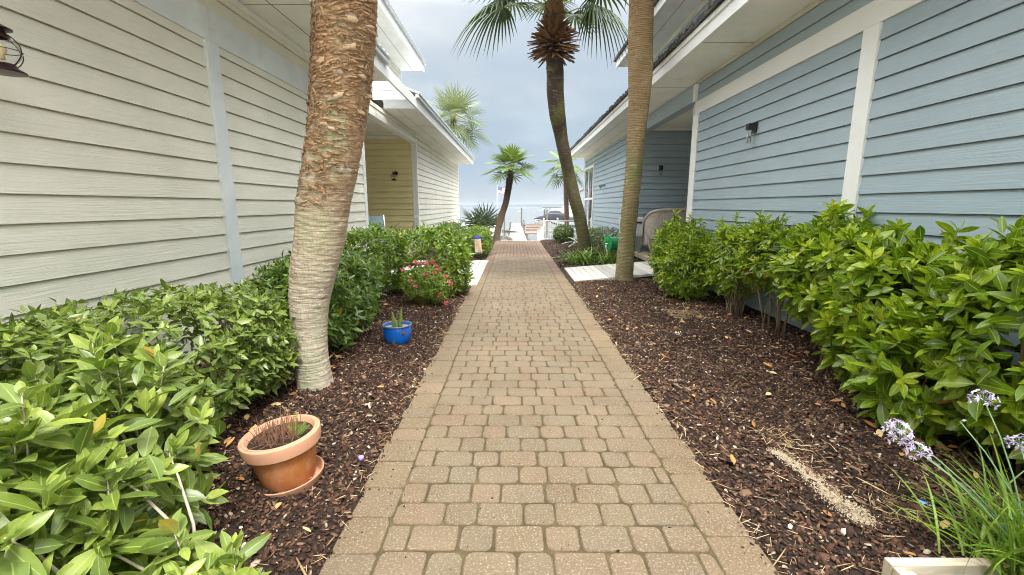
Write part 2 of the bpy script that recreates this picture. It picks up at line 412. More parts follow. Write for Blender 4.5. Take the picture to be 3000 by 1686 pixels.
def interp(path, s):
    """Catmull-Rom along the trunk nodes"""
    n = len(path) - 1; x = s * n; i = min(int(x), n - 1); u = x - i
    p = [np.array(path[max(0, min(n, i + k))]) for k in (-1, 0, 1, 2)]
    return .5 * ((2 * p[1]) + (-p[0] + p[2]) * u + (2 * p[0] - 5 * p[1] + 4 * p[2] - p[3]) * u * u + (-p[0] + 3 * p[1] - 3 * p[2] + p[3]) * u ** 3)
def trunk(name, path, mat, parent, rows=260, seg=40, ring=.03, amp=.02, rough=.04, seed=0, flare=0):
    S = [interp(path, i / (rows - 1)) for i in range(rows)]
    V = []; UV = []; h = 0; hs = []
    for i, s in enumerate(S):
        if i: h += float(np.linalg.norm(s[:3] - S[i - 1][:3]))
        hs.append(h)
    for i, s in enumerate(S):
        t = Vector(S[min(i + 1, rows - 1)][:3] - S[max(i - 1, 0)][:3]).normalized()
        u = (Vector((0, -1, 0)) - t * t.dot(Vector((0, -1, 0)))).normalized(); v = t.cross(u)
        hh = hs[i]
        for k in range(seg):
            a = 2 * math.pi * k / seg; r = s[3]
            wob = noise.noise(Vector((math.cos(a) * 1.2, math.sin(a) * 1.2, hh * 2.5 + seed)))
            ph = (hh + .012 * noise.noise(Vector((math.cos(a) * 2, math.sin(a) * 2, hh * 6 + seed * 3)))) / ring
            saw = ph - math.floor(ph)
            rf = noise.fractal(Vector((math.cos(a) * 9 * r * 5, math.sin(a) * 9 * r * 5, hh * 30 + seed)), 1, 2, 3)
            fl = flare * math.exp(-hh / .07)
            rd = r * (1 + .05 * wob + amp * (saw - .5) * (.6 + .8 * wob) + rough * .35 * rf + fl * (1 + .25 * math.sin(a * 9 + 2 * wob)))
            V.append(Vector(s[:3]) + (u * math.cos(a) + v * math.sin(a)) * rd); UV.append(hh)
    F = [(i * seg + k, i * seg + (k + 1) % seg, (i + 1) * seg + (k + 1) % seg, (i + 1) * seg + k) for i in range(rows - 1) for k in range(seg)]
    me = np_mesh(name, [tuple(v) for v in V], [np.array(F)], mat, dict(h=UV, ang=[math.cos(2 * math.pi * (i % seg) / seg) for i in range(len(V))]), smooth=True)
    return link(name, me, parent), S
def bark(name, low, mid, high, z1, z2, moss=None, pale=None, ringf=55, dark=(.05, .03, .02), ring=.03, rs=.55, rb=.5):
    """low / mid / high: bark colours of the old, middle and young length of the stem"""
    M = MT(name, mid, .88)
    h = M.attr('h')
    n = M.noise(3, 6, .6)
    hn = M.math('ADD', h, M.math('MULTIPLY', n, .7))
    c = M.ramp(M.math('DIVIDE', hn, z2 * 1.25), [(0, low), (z1 / z2 / 1.25, low), (min(.9, (z1 + z2) / 2 / z2 / 1.25 + .1), mid), (.97, high)])
    rings = M.noise(1, 5, .6, (5, 5, ringf), dist=.5)
    fis = M.noise(1, 6, .7, (42, 42, 4), dist=.4)
    c = M.mix(M.ramp(rings, [(.42, (.75,) * 3), (.56, (0, 0, 0))]), c, M.mix(.55, c, dark))
    c = M.mix(M.ramp(fis, [(.36, (.6,) * 3), (.46, (0, 0, 0))]), c, M.mix(.5, c, dark))
    if moss:
        c = M.mix(M.ramp(M.noise(2.6, 5, .6, (1, 1, .45)), [(.5, (0, 0, 0)), (.66, (.75,) * 3)]), c, moss)
    if pale:
        c = M.mix(M.ramp(M.noise(5, 6, .65, (1, 1, 2.2)), [(.56, (0, 0, 0)), (.70, (.75,) * 3)]), c, pale)
    hp = M.math('ADD', M.math('DIVIDE', h, ring), M.math('MULTIPLY', M.noise(4, 4, .6, (1, 1, 2)), 1.5))
    fr = M.math('FRACT', hp); rl = M.ramp(fr, [(0, (rs,) * 3), (.10, (rs * .7,) * 3), (.26, (0, 0, 0)), (.86, (0, 0, 0)), (1, (rs,) * 3)])
    c = M.mix(M.mix(1, rl, M.ramp(M.noise(9, 3, .6), [(.35, (.25,) * 3), (.6, (1, 1, 1))]), 'MULTIPLY'), c, M.mix(.75, c, dark))
    M.col(c)
    hh = M.mix(rb, M.mix(.5, rings, fis), M.ramp(fr, [(0, (0, 0, 0)), (.25, (1, 1, 1)), (.85, (.7,) * 3), (1, (0, 0, 0))]))
    M.bump(hh, 1.0, .018)
    return M.m
GA = 2.39996
def crown(parent, top, n, pet, rad, mat, seed, emin=-35, emax=80, nl=34, droop=.32, tint=.4, name='crown', wf=1.0, sag=.25, arc=128, petr=.016, keep=None):
    rr = random.Random(seed); acc = new_acc(); pa = MB()
    for i in range(n):
        f = (i + .5) / n; el = R(emax + (emin - emax) * f ** .9 + rr.uniform(-6, 6)); az = i * GA + rr.uniform(-.2, .2)
        d = Vector((math.cos(az) * math.cos(el), math.sin(az) * math.cos(el), math.sin(el)))
        if keep and not keep(d): continue
        frond(acc, Vector(top) + d * .08, d, pet * rr.uniform(.8, 1.1), rad * rr.uniform(.85, 1.1), nl, arc, droop * rr.uniform(.7, 1.4), sag * rr.uniform(.6, 1.4), tint + .12 * (1 - 2 * f), rr, wf, petr, pa)
    acc_obj(acc, name, mat, parent)
    if pa.v: pa.obj('petioles', m_petiole, parent, smooth=True)

# ================================================================ SETTING: ground, beds, path, water
def struct(o): o['kind'] = 'structure'; return o
m_soil = MT('dark_soil', (.045, .030, .020), .95)
m_soil.col(m_soil.ramp(m_soil.noise(45, 8, .75), [(.3, (.009, .005, .003)), (.5, (.034, .018, .010)), (.62, (.066, .037, .021)), (.75, (.11, .07, .042))])); m_soil.bump(m_soil.noise(70, 6, .8), 1, .03)
m_soil = m_soil.m
m_sand = MT('beach_sand', (.5, .44, .34), .9); m_sand.col(m_sand.ramp(m_sand.noise(3, 6), [(.3, (.42, .36, .27)), (.7, (.60, .54, .43))])); m_sand = m_sand.m
def grid(name, x0, x1, y0, y1, nx, ny, zf, mat):
    xs = np.linspace(x0, x1, nx); ys = np.linspace(y0, y1, ny)
    V = [(x, y, zf(x, y)) for y in ys for x in xs]
    F = [(j * nx + i, j * nx + i + 1, (j + 1) * nx + i + 1, (j + 1) * nx + i) for j in range(ny - 1) for i in range(nx - 1)]
    return link(name, np_mesh(name, V, [np.array(F)], mat, smooth=True))
PL, PR_ = -.82, 1.10
def gz(x, y):
    dd = (PL - x) if x < 0 else (x - PR_)
    e = min(1, max(0, dd) / .5)
    return -.018 + .045 * e + .03 * e * noise.noise(Vector((x * 1.7, y * 1.7, 3))) + .012 * e * noise.noise(Vector((x * 9, y * 9, 1)))
def terrain(x, y):
    if y < 20: return -.03
    return max(-2.6, -.03 - (y - 20) * .34)
# one sheet of land sloping into the water past the end of the path, reaching the horizon under the water
ys = [-60, -5, 0, 10, 20, 21, 22, 24, 26, 28, 40, 200, 2400]; xs = [-2400, -200, -40, -12, -4, 0, 4, 12, 40, 200, 2400]
struct(link('ground', np_mesh('ground', [(x, y, terrain(x, y) - (.03 if abs(x) < 12 else .0)) for y in ys for x in xs],
    [np.array([(j * 11 + i, j * 11 + i + 1, (j + 1) * 11 + i + 1, (j + 1) * 11 + i) for j in range(12) for i in range(10)])], m_sand)))
for nm, x0, x1 in (('mulch_bed', -3.05, PL + .01), ('mulch_bed', PR_ - .01, 3.55)):
    struct(grid(nm, x0, x1, -1.0, 19.9, 56, 320, gz, m_soil))
mw = MT('bay_water', (.20, .22, .21), .12, 0, .6)
b1 = mw.noise(1, 5, .6, (.9, 2.4, 1)); b2 = mw.noise(1, 3, .5, (.06, .22, 1))
mw.bump(mw.mix(.5, b1, b2), .35, .25); mw.b.inputs['IOR'].default_value = 1.33
mw.col(mw.ramp(b2, [(.3, (.13, .14, .135)), (.7, (.19, .195, .185))]))
struct(link('water', np_mesh('water', [(-2400, 24, -1.85), (2400, 24, -1.85), (2400, 2390, -1.85), (-2400, 2390, -1.85)], [np.array([(0, 1, 2, 3)])], mw.m)))
# far shore: low wooded hills about two kilometres off
m_shore = MT('far_woodland', (.05, .075, .055), .9); m_shore.col(m_shore.ramp(m_shore.noise(.02, 6), [(.3, (.025, .035, .04)), (.7, (.05, .06, .055))])); m_shore = m_shore.m
V = []; F = []
for i in range(221):
    x = -2200 + i * 20; h = 7 + 5 * noise.noise(Vector((x * .002, 0, 0))) + 2.0 * noise.noise(Vector((x * .013, 4, 0)))
    V += [(x, 2050, -3), (x, 2060, h - 1), (x, 2100, h + 1), (x, 2300, -3)]
for i in range(220):
    for k in range(3): F.append((4 * i + k, 4 * i + 4 + k, 4 * i + 5 + k, 4 * i + 1 + k))
struct(link('far_shore', np_mesh('far_shore', V, [np.array(F)], m_shore, smooth=True)))

# ---- brick path: every paver modelled, tumbled edges, sand joints
def paver_mat(name, cols, stain, speck):
    M = MT(name, cols[0], .85); r = M.attr('rnd')
    c = M.ramp(r, [(0, cols[0]), (.3, cols[1]), (.55, cols[2]), (.8, cols[3]), (1, cols[1])])
    M_big = M.ramp(M.noise(1.3, 7, .65), [(.30, (1.22, 1.20, 1.20)), (.48, (1, 1, 1)), (.62, (.88, .82, .76)), (.75, (.72, .64, .56))])
    c = M.mix(1, c, M_big, 'MULTIPLY')
    fine = M.noise(95, 5, .85)
    c = M.mix(M.ramp(fine, [(.53, (0, 0, 0)), (.63, (speck,) * 3)]), c, (.42, .36, .25))
    c = M.mix(M.ramp(M.noise(190, 3, .7), [(.58, (0, 0, 0)), (.70, (.65,) * 3)]), c, (.10, .07, .045))
    c = M.mix(M.ramp(M.noise(14, 6, .7), [(.5, (0, 0, 0)), (.72, (.38,) * 3)]), c, (.17, .135, .065))
    M.col(c); M.bump(M.noise(110, 5, .8), .65, .006); return M.m
m_pav = paver_mat('tumbled_paver', [(.158, .116, .072), (.142, .106, .068), (.168, .116, .074), (.146, .113, .074)], (.80, .72, .64), .9)
m_pavb = paver_mat('border_paver', [(.164, .116, .068), (.148, .107, .064), (.170, .118, .073), (.144, .108, .070)], (.82, .74, .64), .9)
m_pavr = paver_mat('red_brown_paver', [(.175, .108, .077), (.158, .098, .070), (.188, .115, .080), (.150, .104, .080)], (.82, .76, .7), .45)
m_joint = MT('mossy_joint_sand', (.06, .045, .02), .95)
m_joint.col(m_joint.ramp(m_joint.noise(6, 8, .75), [(.3, (.035, .025, .012)), (.55, (.085, .062, .025)), (.70, (.15, .12, .06)), (.80, (.42, .38, .30))])); m_joint = m_joint.m
pv = dict(v=[], r=[], F3={}, f=[], mi=[])
def paver(x0, x1, y0, y1, mi, gap=.0062, rnd=None, hi=True):
    rr = random; cx, cy = (x0 + x1) / 2, (y0 + y1) / 2; hx, hy = (x1 - x0) / 2 - gap * rr.uniform(.5, 1.1), (y1 - y0) / 2 - gap * rr.uniform(.5, 1.1)
    ch = rr.uniform(.016, .034); z = rr.uniform(-.0022, .0022); rot = rr.uniform(-.010, .010); tx, ty = rr.uniform(-.01, .01), rr.uniform(-.01, .01)
    out = []
    for sx, sy in ((-1, -1), (1, -1), (1, 1), (-1, 1)):
        c = ch * rr.uniform(.6, 1.3)
        a = (sx * (hx - c), sy * hy); b = (sx * hx, sy * (hy - c)); m = (sx * (hx - c * .3), sy * (hy - c * .3))
        out += [a, m, b] if sx * sy > 0 else [b, m, a]
    # order corners counter-clockwise
    out.sort(key=lambda p: math.atan2(p[1] / hy, p[0] / hx))
    jit = [(p[0] + rr.uniform(-.0018, .0018), p[1] + rr.uniform(-.0018, .0018)) for p in out]
    k = len(pv['v']); n = len(jit); r = rr.random() if rnd is None else rnd
    def P(p, ins, dz):
        f = 1 - ins / math.hypot(*p); x, y = p[0] * f, p[1] * f
        X = x * math.cos(rot) - y * math.sin(rot); Y = x * math.sin(rot) + y * math.cos(rot)
        return (cx + X, cy + Y, z + dz + tx * x + ty * y)
    pv['v'] += [P(p, .009, 0) for p in jit] + [P(p, .003, -.002) for p in jit] + [P(p, 0, -.0065) for p in jit] + [P(p, 0, -.022) for p in jit]
    pv['r'] += [r] * (4 * n)
    pv['f'].append(tuple(k + i for i in range(n))); pv['mi'].append(mi)
    for q in range(3):
        for i in range(n):
            j = (i + 1) % n; pv['f'].append((k + q * n + i, k + (q + 1) * n + i, k + (q + 1) * n + j, k + q * n + j)); pv['mi'].append(mi)
inL, inR = PL + .225, PR_ - .225
y = -.4; row = 0
while y < 13.2:
    d = .163
    x = inL - .39 + (0, .116, .025, .14)[row % 4] + .012 * math.sin(row * .37); kk = 0; st0 = inL
    while x < inR - .02:
        wd = (.232, .158)[kk % 2] + random.uniform(-.004, .004); kk += 1
        x1 = x + wd
        if x1 <= inL + .045: x = x1; continue
        if x1 > inR - .07: x1 = inR
        paver(st0, x1, y, y + d, 0); x = st0 = x1
    y += d; row += 1
while y < 19.45:                                   # the far stretch runs the other way, redder brick
    d = .2; n = 13; st = (inR - inL) / n
    for i in range(n):
        o = .1 if i % 2 else 0
        paver(inL + i * st, inL + (i + 1) * st, y + o - .1, min(19.5, y + o + .1), 2)
    y += d
for s in (0, 1):
    y = -.4
    while y < 19.45:
        d = random.choice((.235, .235, .25, .16)); j = random.uniform(-.010, .012)
        x0, x1 = (PL + j, inL) if s == 0 else (inR, PR_ + j)
        paver(x0, x1, y, min(y + d, 19.5), 1 if y < 9.5 else 2, gap=.004); y += d
me = bpy.data.meshes.new('path'); me.from_pydata(pv['v'], [], pv['f'])
for m in (m_pav, m_pavb, m_pavr, m_joint): me.materials.append(m)
me.polygons.foreach_set('material_index', pv['mi'])
a = me.attributes.new('rnd', 'FLOAT', 'POINT'); a.data.foreach_set('value', pv['r'])
sm = [len(p.vertices) == 4 for p in me.polygons]; me.polygons.foreach_set('use_smooth', sm)
struct(link('path', me))
struct(link('path_base', np_mesh('path_base', [(PL + .02, -.5, -.0075), (PR_ - .02, -.5, -.0075), (PR_ - .02, 19.48, -.0075), (PL + .02, 19.48, -.0075)], [np.array([(0, 1, 2, 3)])], m_joint)))
# concrete steps from the path end down towards the pier
m_conc = paint('pale_concrete', (.36, .345, .32), .85, .1, .4)
mb = MB(); mb.box(-.75, 1.2, 19.5, 19.78, -.35, -.012)
for i in range(7): mb.box(-.7, 1.15, 19.78 + i * .3, 20.08 + i * .3, -1.7, -.19 - .17 * i)
struct(mb.obj('steps', m_conc, bevel=.01))

# ---- bark mulch chips, dead leaves, straw (uncountable: one object each)
rg = np.random.default_rng(11)
m_chip = MT('bark_chips', (.09, .05, .03), .9); r = m_chip.attr('rnd')
c_ = m_chip.ramp(r, [(0, (.014, .0055, .003)), (.35, (.038, .0150, .0075)), (.62, (.078, .034, .017)), (.84, (.135, .068, .036)), (.94, (.21, .13, .078)), (.98, (.32, .24, .16)), (1, (.60, .52, .42))])
m_chip.col(m_chip.mix(.35, c_, m_chip.mix(1, c_, m_chip.ramp(m_chip.noise(90, 3, .7), [(.3, (.4,) * 3), (.7, (1.6,) * 3)]), 'MULTIPLY'))); m_chip.bump(m_chip.noise(220, 2), .5, .002); m_chip = m_chip.m
def gzv(x, y): return np.array([gz(a, b) for a, b in zip(x, y)])
def chips(name, regions, mat, lmean, wr=(.35, .75), thick=.004, tilt=.45, rmap=None, zoff=.0, kind='stuff'):
    X = []; Y = []; S = []
    for (x0, x1, y0, y1, dens, sc_) in regions:
        n = int((x1 - x0) * (y1 - y0) * dens); X.append(rg.uniform(x0, x1, n)); Y.append(rg.uniform(y0, y1, n)); S.append(np.full(n, sc_))
    X = np.concatenate(X); Y = np.concatenate(Y); S = np.concatenate(S); n = len(X)
    Z = gzv(X, Y) + rg.uniform(0, .012, n) + zoff; inpath = (X > PL) & (X < PR_); Z[inpath] = .004 + zoff
    L = lmean * S * np.exp(rg.normal(size=n) * .42); W = L * rg.uniform(*wr, n); Tk = thick * (.5 + rg.random(n))
    yaw = rg.uniform(0, 6.28, n); tx = rg.normal(size=n) * tilt; ty = rg.normal(size=n) * tilt * .6; tx[inpath] *= .1; ty[inpath] *= .1
    d = np.stack([np.cos(yaw) * np.cos(tx), np.sin(yaw) * np.cos(tx), np.sin(tx)], 1)
    s = np.stack([-np.sin(yaw) * np.cos(ty), np.cos(yaw) * np.cos(ty), np.sin(ty)], 1); u = np.cross(d, s)
    P = np.stack([X, Y, Z + .3 * np.abs(np.sin(tx)) * L], 1)
    V = []
    for k, (a, b) in enumerate(((-.5, -.3), (-.05, -.55), (.5, -.28), (.42, .32), (0, .5), (-.48, .3))):
        ja = 1 + rg.uniform(-.3, .3, n)
        V.append(P + d * (L * a * ja)[:, None] + s * (W * b * ja)[:, None] + u * (Tk * .5)[:, None])
    top = list(V)
    for v in top: V.append(v - u * Tk[:, None])
    V = np.stack(V, 1).reshape(-1, 3); off = (np.arange(n) * 12)[:, None, None]
    F = [(off + np.array([[0, 1, 2, 3, 4, 5]])).reshape(-1, 6), (off + np.array([[6 + i, 6 + (i + 1) % 6, (i + 1) % 6, i] for i in range(6)])[None]).reshape(-1, 4)]
    rr = rg.random(n) if rmap is None else rmap(X, Y, rg.random(n))
    o = link(name, np_mesh(name, V, F, mat, dict(rnd=np.repeat(rr, 12)))); o['kind'] = kind; return o
chips('mulch_chips', [(-3.0, PL - .005, .5, 4.2, 4300, 1), (-2.2, PL - .005, 4.2, 8.4, 3200, 1.05), (PR_ + .005, 3.3, .6, 4.4, 4200, 1), (PR_ + .005, 3.4, 4.4, 8.8, 2600, 1.1),
    (-1.9, PL - .005, 12.3, 19.4, 260, 1.5), (PR_ + .005, 3.3, 10.9, 19.6, 340, 1.6), (2.7, 3.4, 10.4, 11, 400, 1.2),
    (PL - .01, PL + .045, .8, 8, 420, .55), (PR_ - .05, PR_ + .01, .8, 8, 420, .55), (PL, PR_, 1, 9, 16, .38), (PL, PL + .2, 1, 9, 60, .4), (PR_ - .2, PR_, 1, 9, 45, .4)], m_chip, .0185)
m_straw = MT('dry_straw', (.46, .32, .17), .8); m_straw.col(m_straw.ramp(m_straw.attr('rnd'), [(0, (.20, .12, .06)), (.5, (.42, .28, .14)), (1, (.66, .52, .33))])); m_straw = m_straw.m
o = chips('pine_straw', [(-2.1, PL, .8, 8, 60, .7), (PR_, 3.2, .8, 8.8, 80, .7), (2.1, 2.6, 5.7, 6.15, 1300, .9), (1.58, 1.82, 2.35, 2.75, 1500, .7), (1.62, 1.95, 1.85, 2.15, 1200, .7), (PL - .06, PL + .02, 1, 8, 500, .8), (PR_ - .02, PR_ + .06, 1, 8, 400, .8)],
    m_straw, .065, (.025, .05), .0018, .25, zoff=.008)
m_dead = MT('dead_leaves', (.3, .13, .04), .7); m_dead.col(m_dead.ramp(m_dead.attr('tint'), [(0, (.14, .055, .02)), (.4, (.34, .14, .035)), (.75, (.50, .25, .08)), (1, (.60, .46, .22))])); m_dead = m_dead.m
def litter(name, regs, ln):
    P = []
    for x0, x1, y0, y1, n in regs: P.append(np.stack([rg.uniform(x0, x1, n), rg.uniform(y0, y1, n), np.zeros(n)], 1))
    P = np.concatenate(P); n = len(P); P[:, 2] = gzv(P[:, 0], P[:, 1]) + rg.uniform(.012, .03, n)
    yaw = rg.uniform(0, 6.28, n); D = np.stack([np.cos(yaw), np.sin(yaw), rg.normal(size=n) * .18], 1); N = np.stack([rg.normal(size=n) * .35, rg.normal(size=n) * .35, np.ones(n)], 1)
    V, F, at = leaves(P, D, N, ln * rg.uniform(.5, 1.2, n), ln * .42 * rg.uniform(.6, 1.2, n), rg.random(n), T_HI, curl=-.2, fold=.5)
    o = link(name, np_mesh(name, V, F, m_dead, at, smooth=True)); o['kind'] = 'stuff'
litter('dead_leaf_litter', [(2.3, 3.4, 1.6, 4.8, 260), (2.3, 3.3, 4.8, 8.5, 90), (1.2, 2.4, 1.3, 8, 55), (-2.0, -1.6, 3.6, 4.2, 40), (-2.0, -.95, 1.0, 4.0, 50), (-1.9, -1.0, 4.5, 8, 40)], .075)
# spilled pale sand on the right-hand bed
m_spill = MT('pale_sand_grains', (.62, .56, .45), .9); m_spill.col(m_spill.ramp(m_spill.attr('rnd'), [(0, (.20, .14, .09)), (.45, (.34, .27, .18)), (1, (.50, .44, .33))])); m_spill = m_spill.m
n = 5200; t = rg.random(n); gx = 1.66 - .10 * t + .24 * (t - .5) * 0; gy = 2.42 - .58 * t
gx = 1.60 + .02 * np.sin(t * 5) + rg.normal(size=n) * (.014 + .022 * t); gy = 2.48 - .62 * t + rg.normal(size=n) * .02; gx += .10 * (t - .3)
P = np.stack([gx, gy, gzv(gx, gy) + rg.uniform(.008, .020, n)], 1); s_ = rg.uniform(.002, .0048, n)
tet = np.array([[-1, -.6, -.3], [1, -.6, -.3], [0, 1, -.3], [0, 0, 1.1]]); V = (P[:, None] + tet[None] * s_[:, None, None]).reshape(-1, 3); off = (np.arange(n) * 4)[:, None, None]
o = link('spilled_sand', np_mesh('spilled_sand', V, [(off + np.array([[0, 1, 3], [1, 2, 3], [2, 0, 3]])[None]).reshape(-1, 3)], m_spill, dict(rnd=np.repeat(rg.random(n), 4)))); o['kind'] = 'stuff'

# ================================================================ HOUSES
def laps(mb, axis, c, a0, a1, z0, z1, zref, out, step=.1775, lip=.020, gap=.007):
    """lap siding boards on the plane axis=c, running a0..a1, facing out (+1/-1)"""
    k = math.floor((z0 - zref) / step)
    while True:
        zb = max(zref + k * step, z0); zt = min(zref + (k + 1) * step, z1)
        if zb >= z1 - 1e-4: break
        if zt - zb > .004:
            j = random.uniform(-.0012, .0012); f = (zt - (zref + k * step)) / step
            o1 = lip + j; o2 = lip * (1 - f) + .001
            def P(a, o, z): return (c + out * o, a, z) if axis == 'x' else (a, c + out * o, z)
            r = random.random()
            zt -= gap
            A = [P(a0, o1, zb), P(a1, o1, zb), P(a1, o2, zt), P(a0, o2, zt), P(a0, -.022, zb + .004), P(a1, -.022, zb + .004), P(a1, -.022, zt), P(a0, -.022, zt), P(a0, -.022, zt + gap + .004), P(a1, -.022, zt + gap + .004)]
            flip = (out > 0) != (axis == 'x')
            fs = [(0, 1, 2, 3), (4, 5, 1, 0), (3, 2, 6, 7), (7, 6, 9, 8), (0, 3, 7, 4), (1, 5, 6, 2)]
            if not flip: fs = [tuple(reversed(f_)) for f_ in fs]
            if axis == 'y': fs = [tuple(reversed(f_)) for f_ in fs]
            mb.add(A, fs, r)
        k += 1
def bx(name, mat, par, *b, bevel=.004, rnd=None):
    if name == 'soffit_seam' and isinstance(b[0], (tuple, list)) and len(b) > 1:
        return [bx(name, mat, par, *q, bevel=bevel) for q in b]
    m = MB()
    for q in (b if isinstance(b[0], (tuple, list)) else [b]): m.box(*q, rnd=rnd)
    return m.obj(name, mat, par, bevel=bevel)

# ---- cream house (left)
L = -2.98
H1 = thing('clapboard_house', 'pale cream lap-sided house left of the path with white trim', 'house', (-6, 8, 0))
m = MB(); laps(m, 'x', L, -4, 9.02, .14, 3.66, 1.04, 1); m.obj('siding', m_cream, H1)
m = MB(); laps(m, 'x', L, 13.9, 24.05, .14, 3.66, 1.04, 1, gap=.011); m.obj('siding', m_cream, H1)
m = MB(); laps(m, 'y', 13.9, -6.4, L - .1, .2, 3.6, 1.04, -1, gap=.016, lip=.028); o = m.obj('porch_wall', m_creamx, H1); o['label'] = 'cream porch back wall with warm reflected light in its colour'
m = MB(); laps(m, 'y', 9.0, -6.4, L, .2, 3.6, 1.04, 1); m.obj('siding', m_cream, H1)
m = MB(); laps(m, 'x', L, 9.02, 13.9, 3.45, 3.66, 3.45, 1, .105); m.obj('siding', m_cream, H1)
bx('foundation', m_dark, H1, (-9.9, L - .02, -4, 9.0, -.1, .16), (-9.9, L - .02, 13.92, 24.0, -1.5, .16), (-9.9, -6.4, 9.0, 13.92, -.1, .2))
m = MB(); m.box(-9.9, L - .03, -4, 8.98, .16, 3.7); m.box(-9.9, L - .03, 13.93, 24.03, .16, 3.7); m.box(-9.9, -6.4, 8.98, 13.93, .2, 3.7); m.obj('inner_walls', m_cream, H1)
bx('belt_board', m_trimg, H1, (L, L + .03, -4, 4.655, 3.07, 3.37), (L, L + .030, 4.659, 9.04, 3.07, 3.37))
bx('wall_post', m_trimg, H1, (L, L + .037, 4.57, 4.76, .1, 3.067))
bx('corner_board', m_white, H1, (L - .1, L + .033, 8.93, 9.06, .1, 3.067))
bx('frieze_board', m_white, H1, (L, L + .028, -4, 9.02, 3.585, 3.655), (L, L + .028, 13.9, 24.05, 3.60, 3.655))
bx('corner_board', m_white, H1, (L - .13, L + .004, 13.86, 13.885, .1, 3.45), (L + .006, L + .03, 13.86, 13.97, .1, 3.62))
bx('corner_board', m_white, H1, (L, L + .03, 23.95, 24.08, .1, 3.62))
bx('porch_beam', m_white, H1, (L - .16, L + .022, 9.02, 13.86, 3.36, 3.448))
bx('porch_ceiling', m_soffit, H1, (-6.4, L - .16, 9.02, 13.9, 3.56, 3.60), (-6.4, L - .16, 13.83, 13.88, 3.47, 3.558))
bx('porch_deck', m_deckx, H1, (-6.4, L - .02, 9.02, 13.9, .05, .18))
bx('soffit', m_soffit, H1, (L + .005, -2.20, -4, 8.35, 3.66, 3.675), (L + .005, -2.20, 10.6, 24.05, 3.66, 3.675))
bx('soffit_seam', m_dark, H1, (-2.66, -2.652, -4, 8.35, 3.657, 3.66), (-2.66, -2.652, 10.6, 24.05, 3.657, 3.66), (L + .01, -2.2, 5.3, 5.306, 3.657, 3.66), (L + .01, -2.2, 2.86, 2.866, 3.657, 3.66), bevel=0)
bx('fascia', m_white, H1, (-2.20, -2.16, -4, 24.08, 3.63, 3.83))
bx('roof_edge', m_metalroof, H1, (-2.175, -2.10, -4, 8.0, 3.833, 3.90), (-2.175, -2.10, 10.3, 24.12, 3.833, 3.90), bevel=.008)
for i in range(3):                                              # cross boards of the open eave
    yy = 10.58 - i * .78; bx('eave_cross_board', m_trimg, H1, (L + .02, -2.203, yy, yy + .04, 3.68, 3.90))
m = MB()
def slab(m, x0, z0, x1, z1, y0, y1, t=.05, ribs=0, ribh=.03):
    d = Vector((x1 - x0, 0, z1 - z0)); nrm = Vector((-d.z, 0, d.x)).normalized()
    if nrm.z < 0: nrm = -nrm
    vs = [];
    for y in (y0, y1):
        for (x, z), k in (((x0, z0), 0), ((x1, z1), 0), ((x1, z1), t), ((x0, z0), t)): vs.append((x + nrm.x * k, y, z + nrm.z * k))
    m.add(vs, [(0, 1, 2, 3), (7, 6, 5, 4), (0, 4, 5, 1), (1, 5, 6, 2), (2, 6, 7, 3), (3, 7, 4, 0)])
    for i in range(ribs):
        y = y0 + (i + .5) * (y1 - y0) / ribs; q = []
        for yy in (y - .022, y + .022):
            for (x, z), k in (((x0, z0), t), ((x1, z1), t), ((x1, z1), t + ribh), ((x0, z0), t + ribh)): q.append((x + nrm.x * k - .004 * (k > t), yy, z + nrm.z * k))
        m.add(q, [(0, 1, 2, 3), (7, 6, 5, 4), (0, 4, 5, 1), (1, 5, 6, 2), (2, 6, 7, 3), (3, 7, 4, 0)])
slab(m, -2.09, 3.905, -3.80, 4.55, -4, 8.0, .03, 54); slab(m, -2.09, 3.905, -3.80, 4.55, 10.3, 16.1, .03, 26)
slab(m, -2.09, 3.905, -6.2, 5.45, 16.1, 24.12, .03, 36); slab(m, -6.2, 5.45, -10.2, 3.9, 16.1, 24.12, .03, 8)
slab(m, -3.0, 6.24, -6.8, 7.7, -4, 16.15, .03, 90); slab(m, -6.8, 7.7, -10.6, 6.2, -4, 16.15, .03, 8); m.obj('roof', m_metalroof, H1)
m = MB(); laps(m, 'x', -3.87, -4, 16.05, 4.2, 6.0, 4.3, 1); m.box(-9.9, -3.90, -4, 16.04, 3.72, 6.2); m.obj('upper_wall', m_cream, H1)
m = MB(); m.add([(-2.98, 24.0, 3.7), (-9.9, 24.0, 3.7), (-6.2, 24.0, 5.4), (-2.4, 24, 3.95)], [(0, 1, 2, 3)]); m.obj('gable', m_cream, H1)
bx('upper_corner_board', m_white, H1, (-3.87, -3.835, 15.95, 16.09, 4.3, 6.0))
bx('upper_soffit', m_soffit, H1, (-9.9, -3.10, -4, 16.1, 6.0, 6.02)); bx('soffit_seam', m_dark, H1, (-3.45, -3.44, -4, 16.1, 5.996, 6.0), bevel=0)
bx('upper_fascia', m_white, H1, (-3.10, -3.06, -4, 16.14, 5.97, 6.19)); bx('roof_edge', m_metalroof, H1, (-3.08, -3.0, -4, 16.18, 6.193, 6.26), bevel=.008)
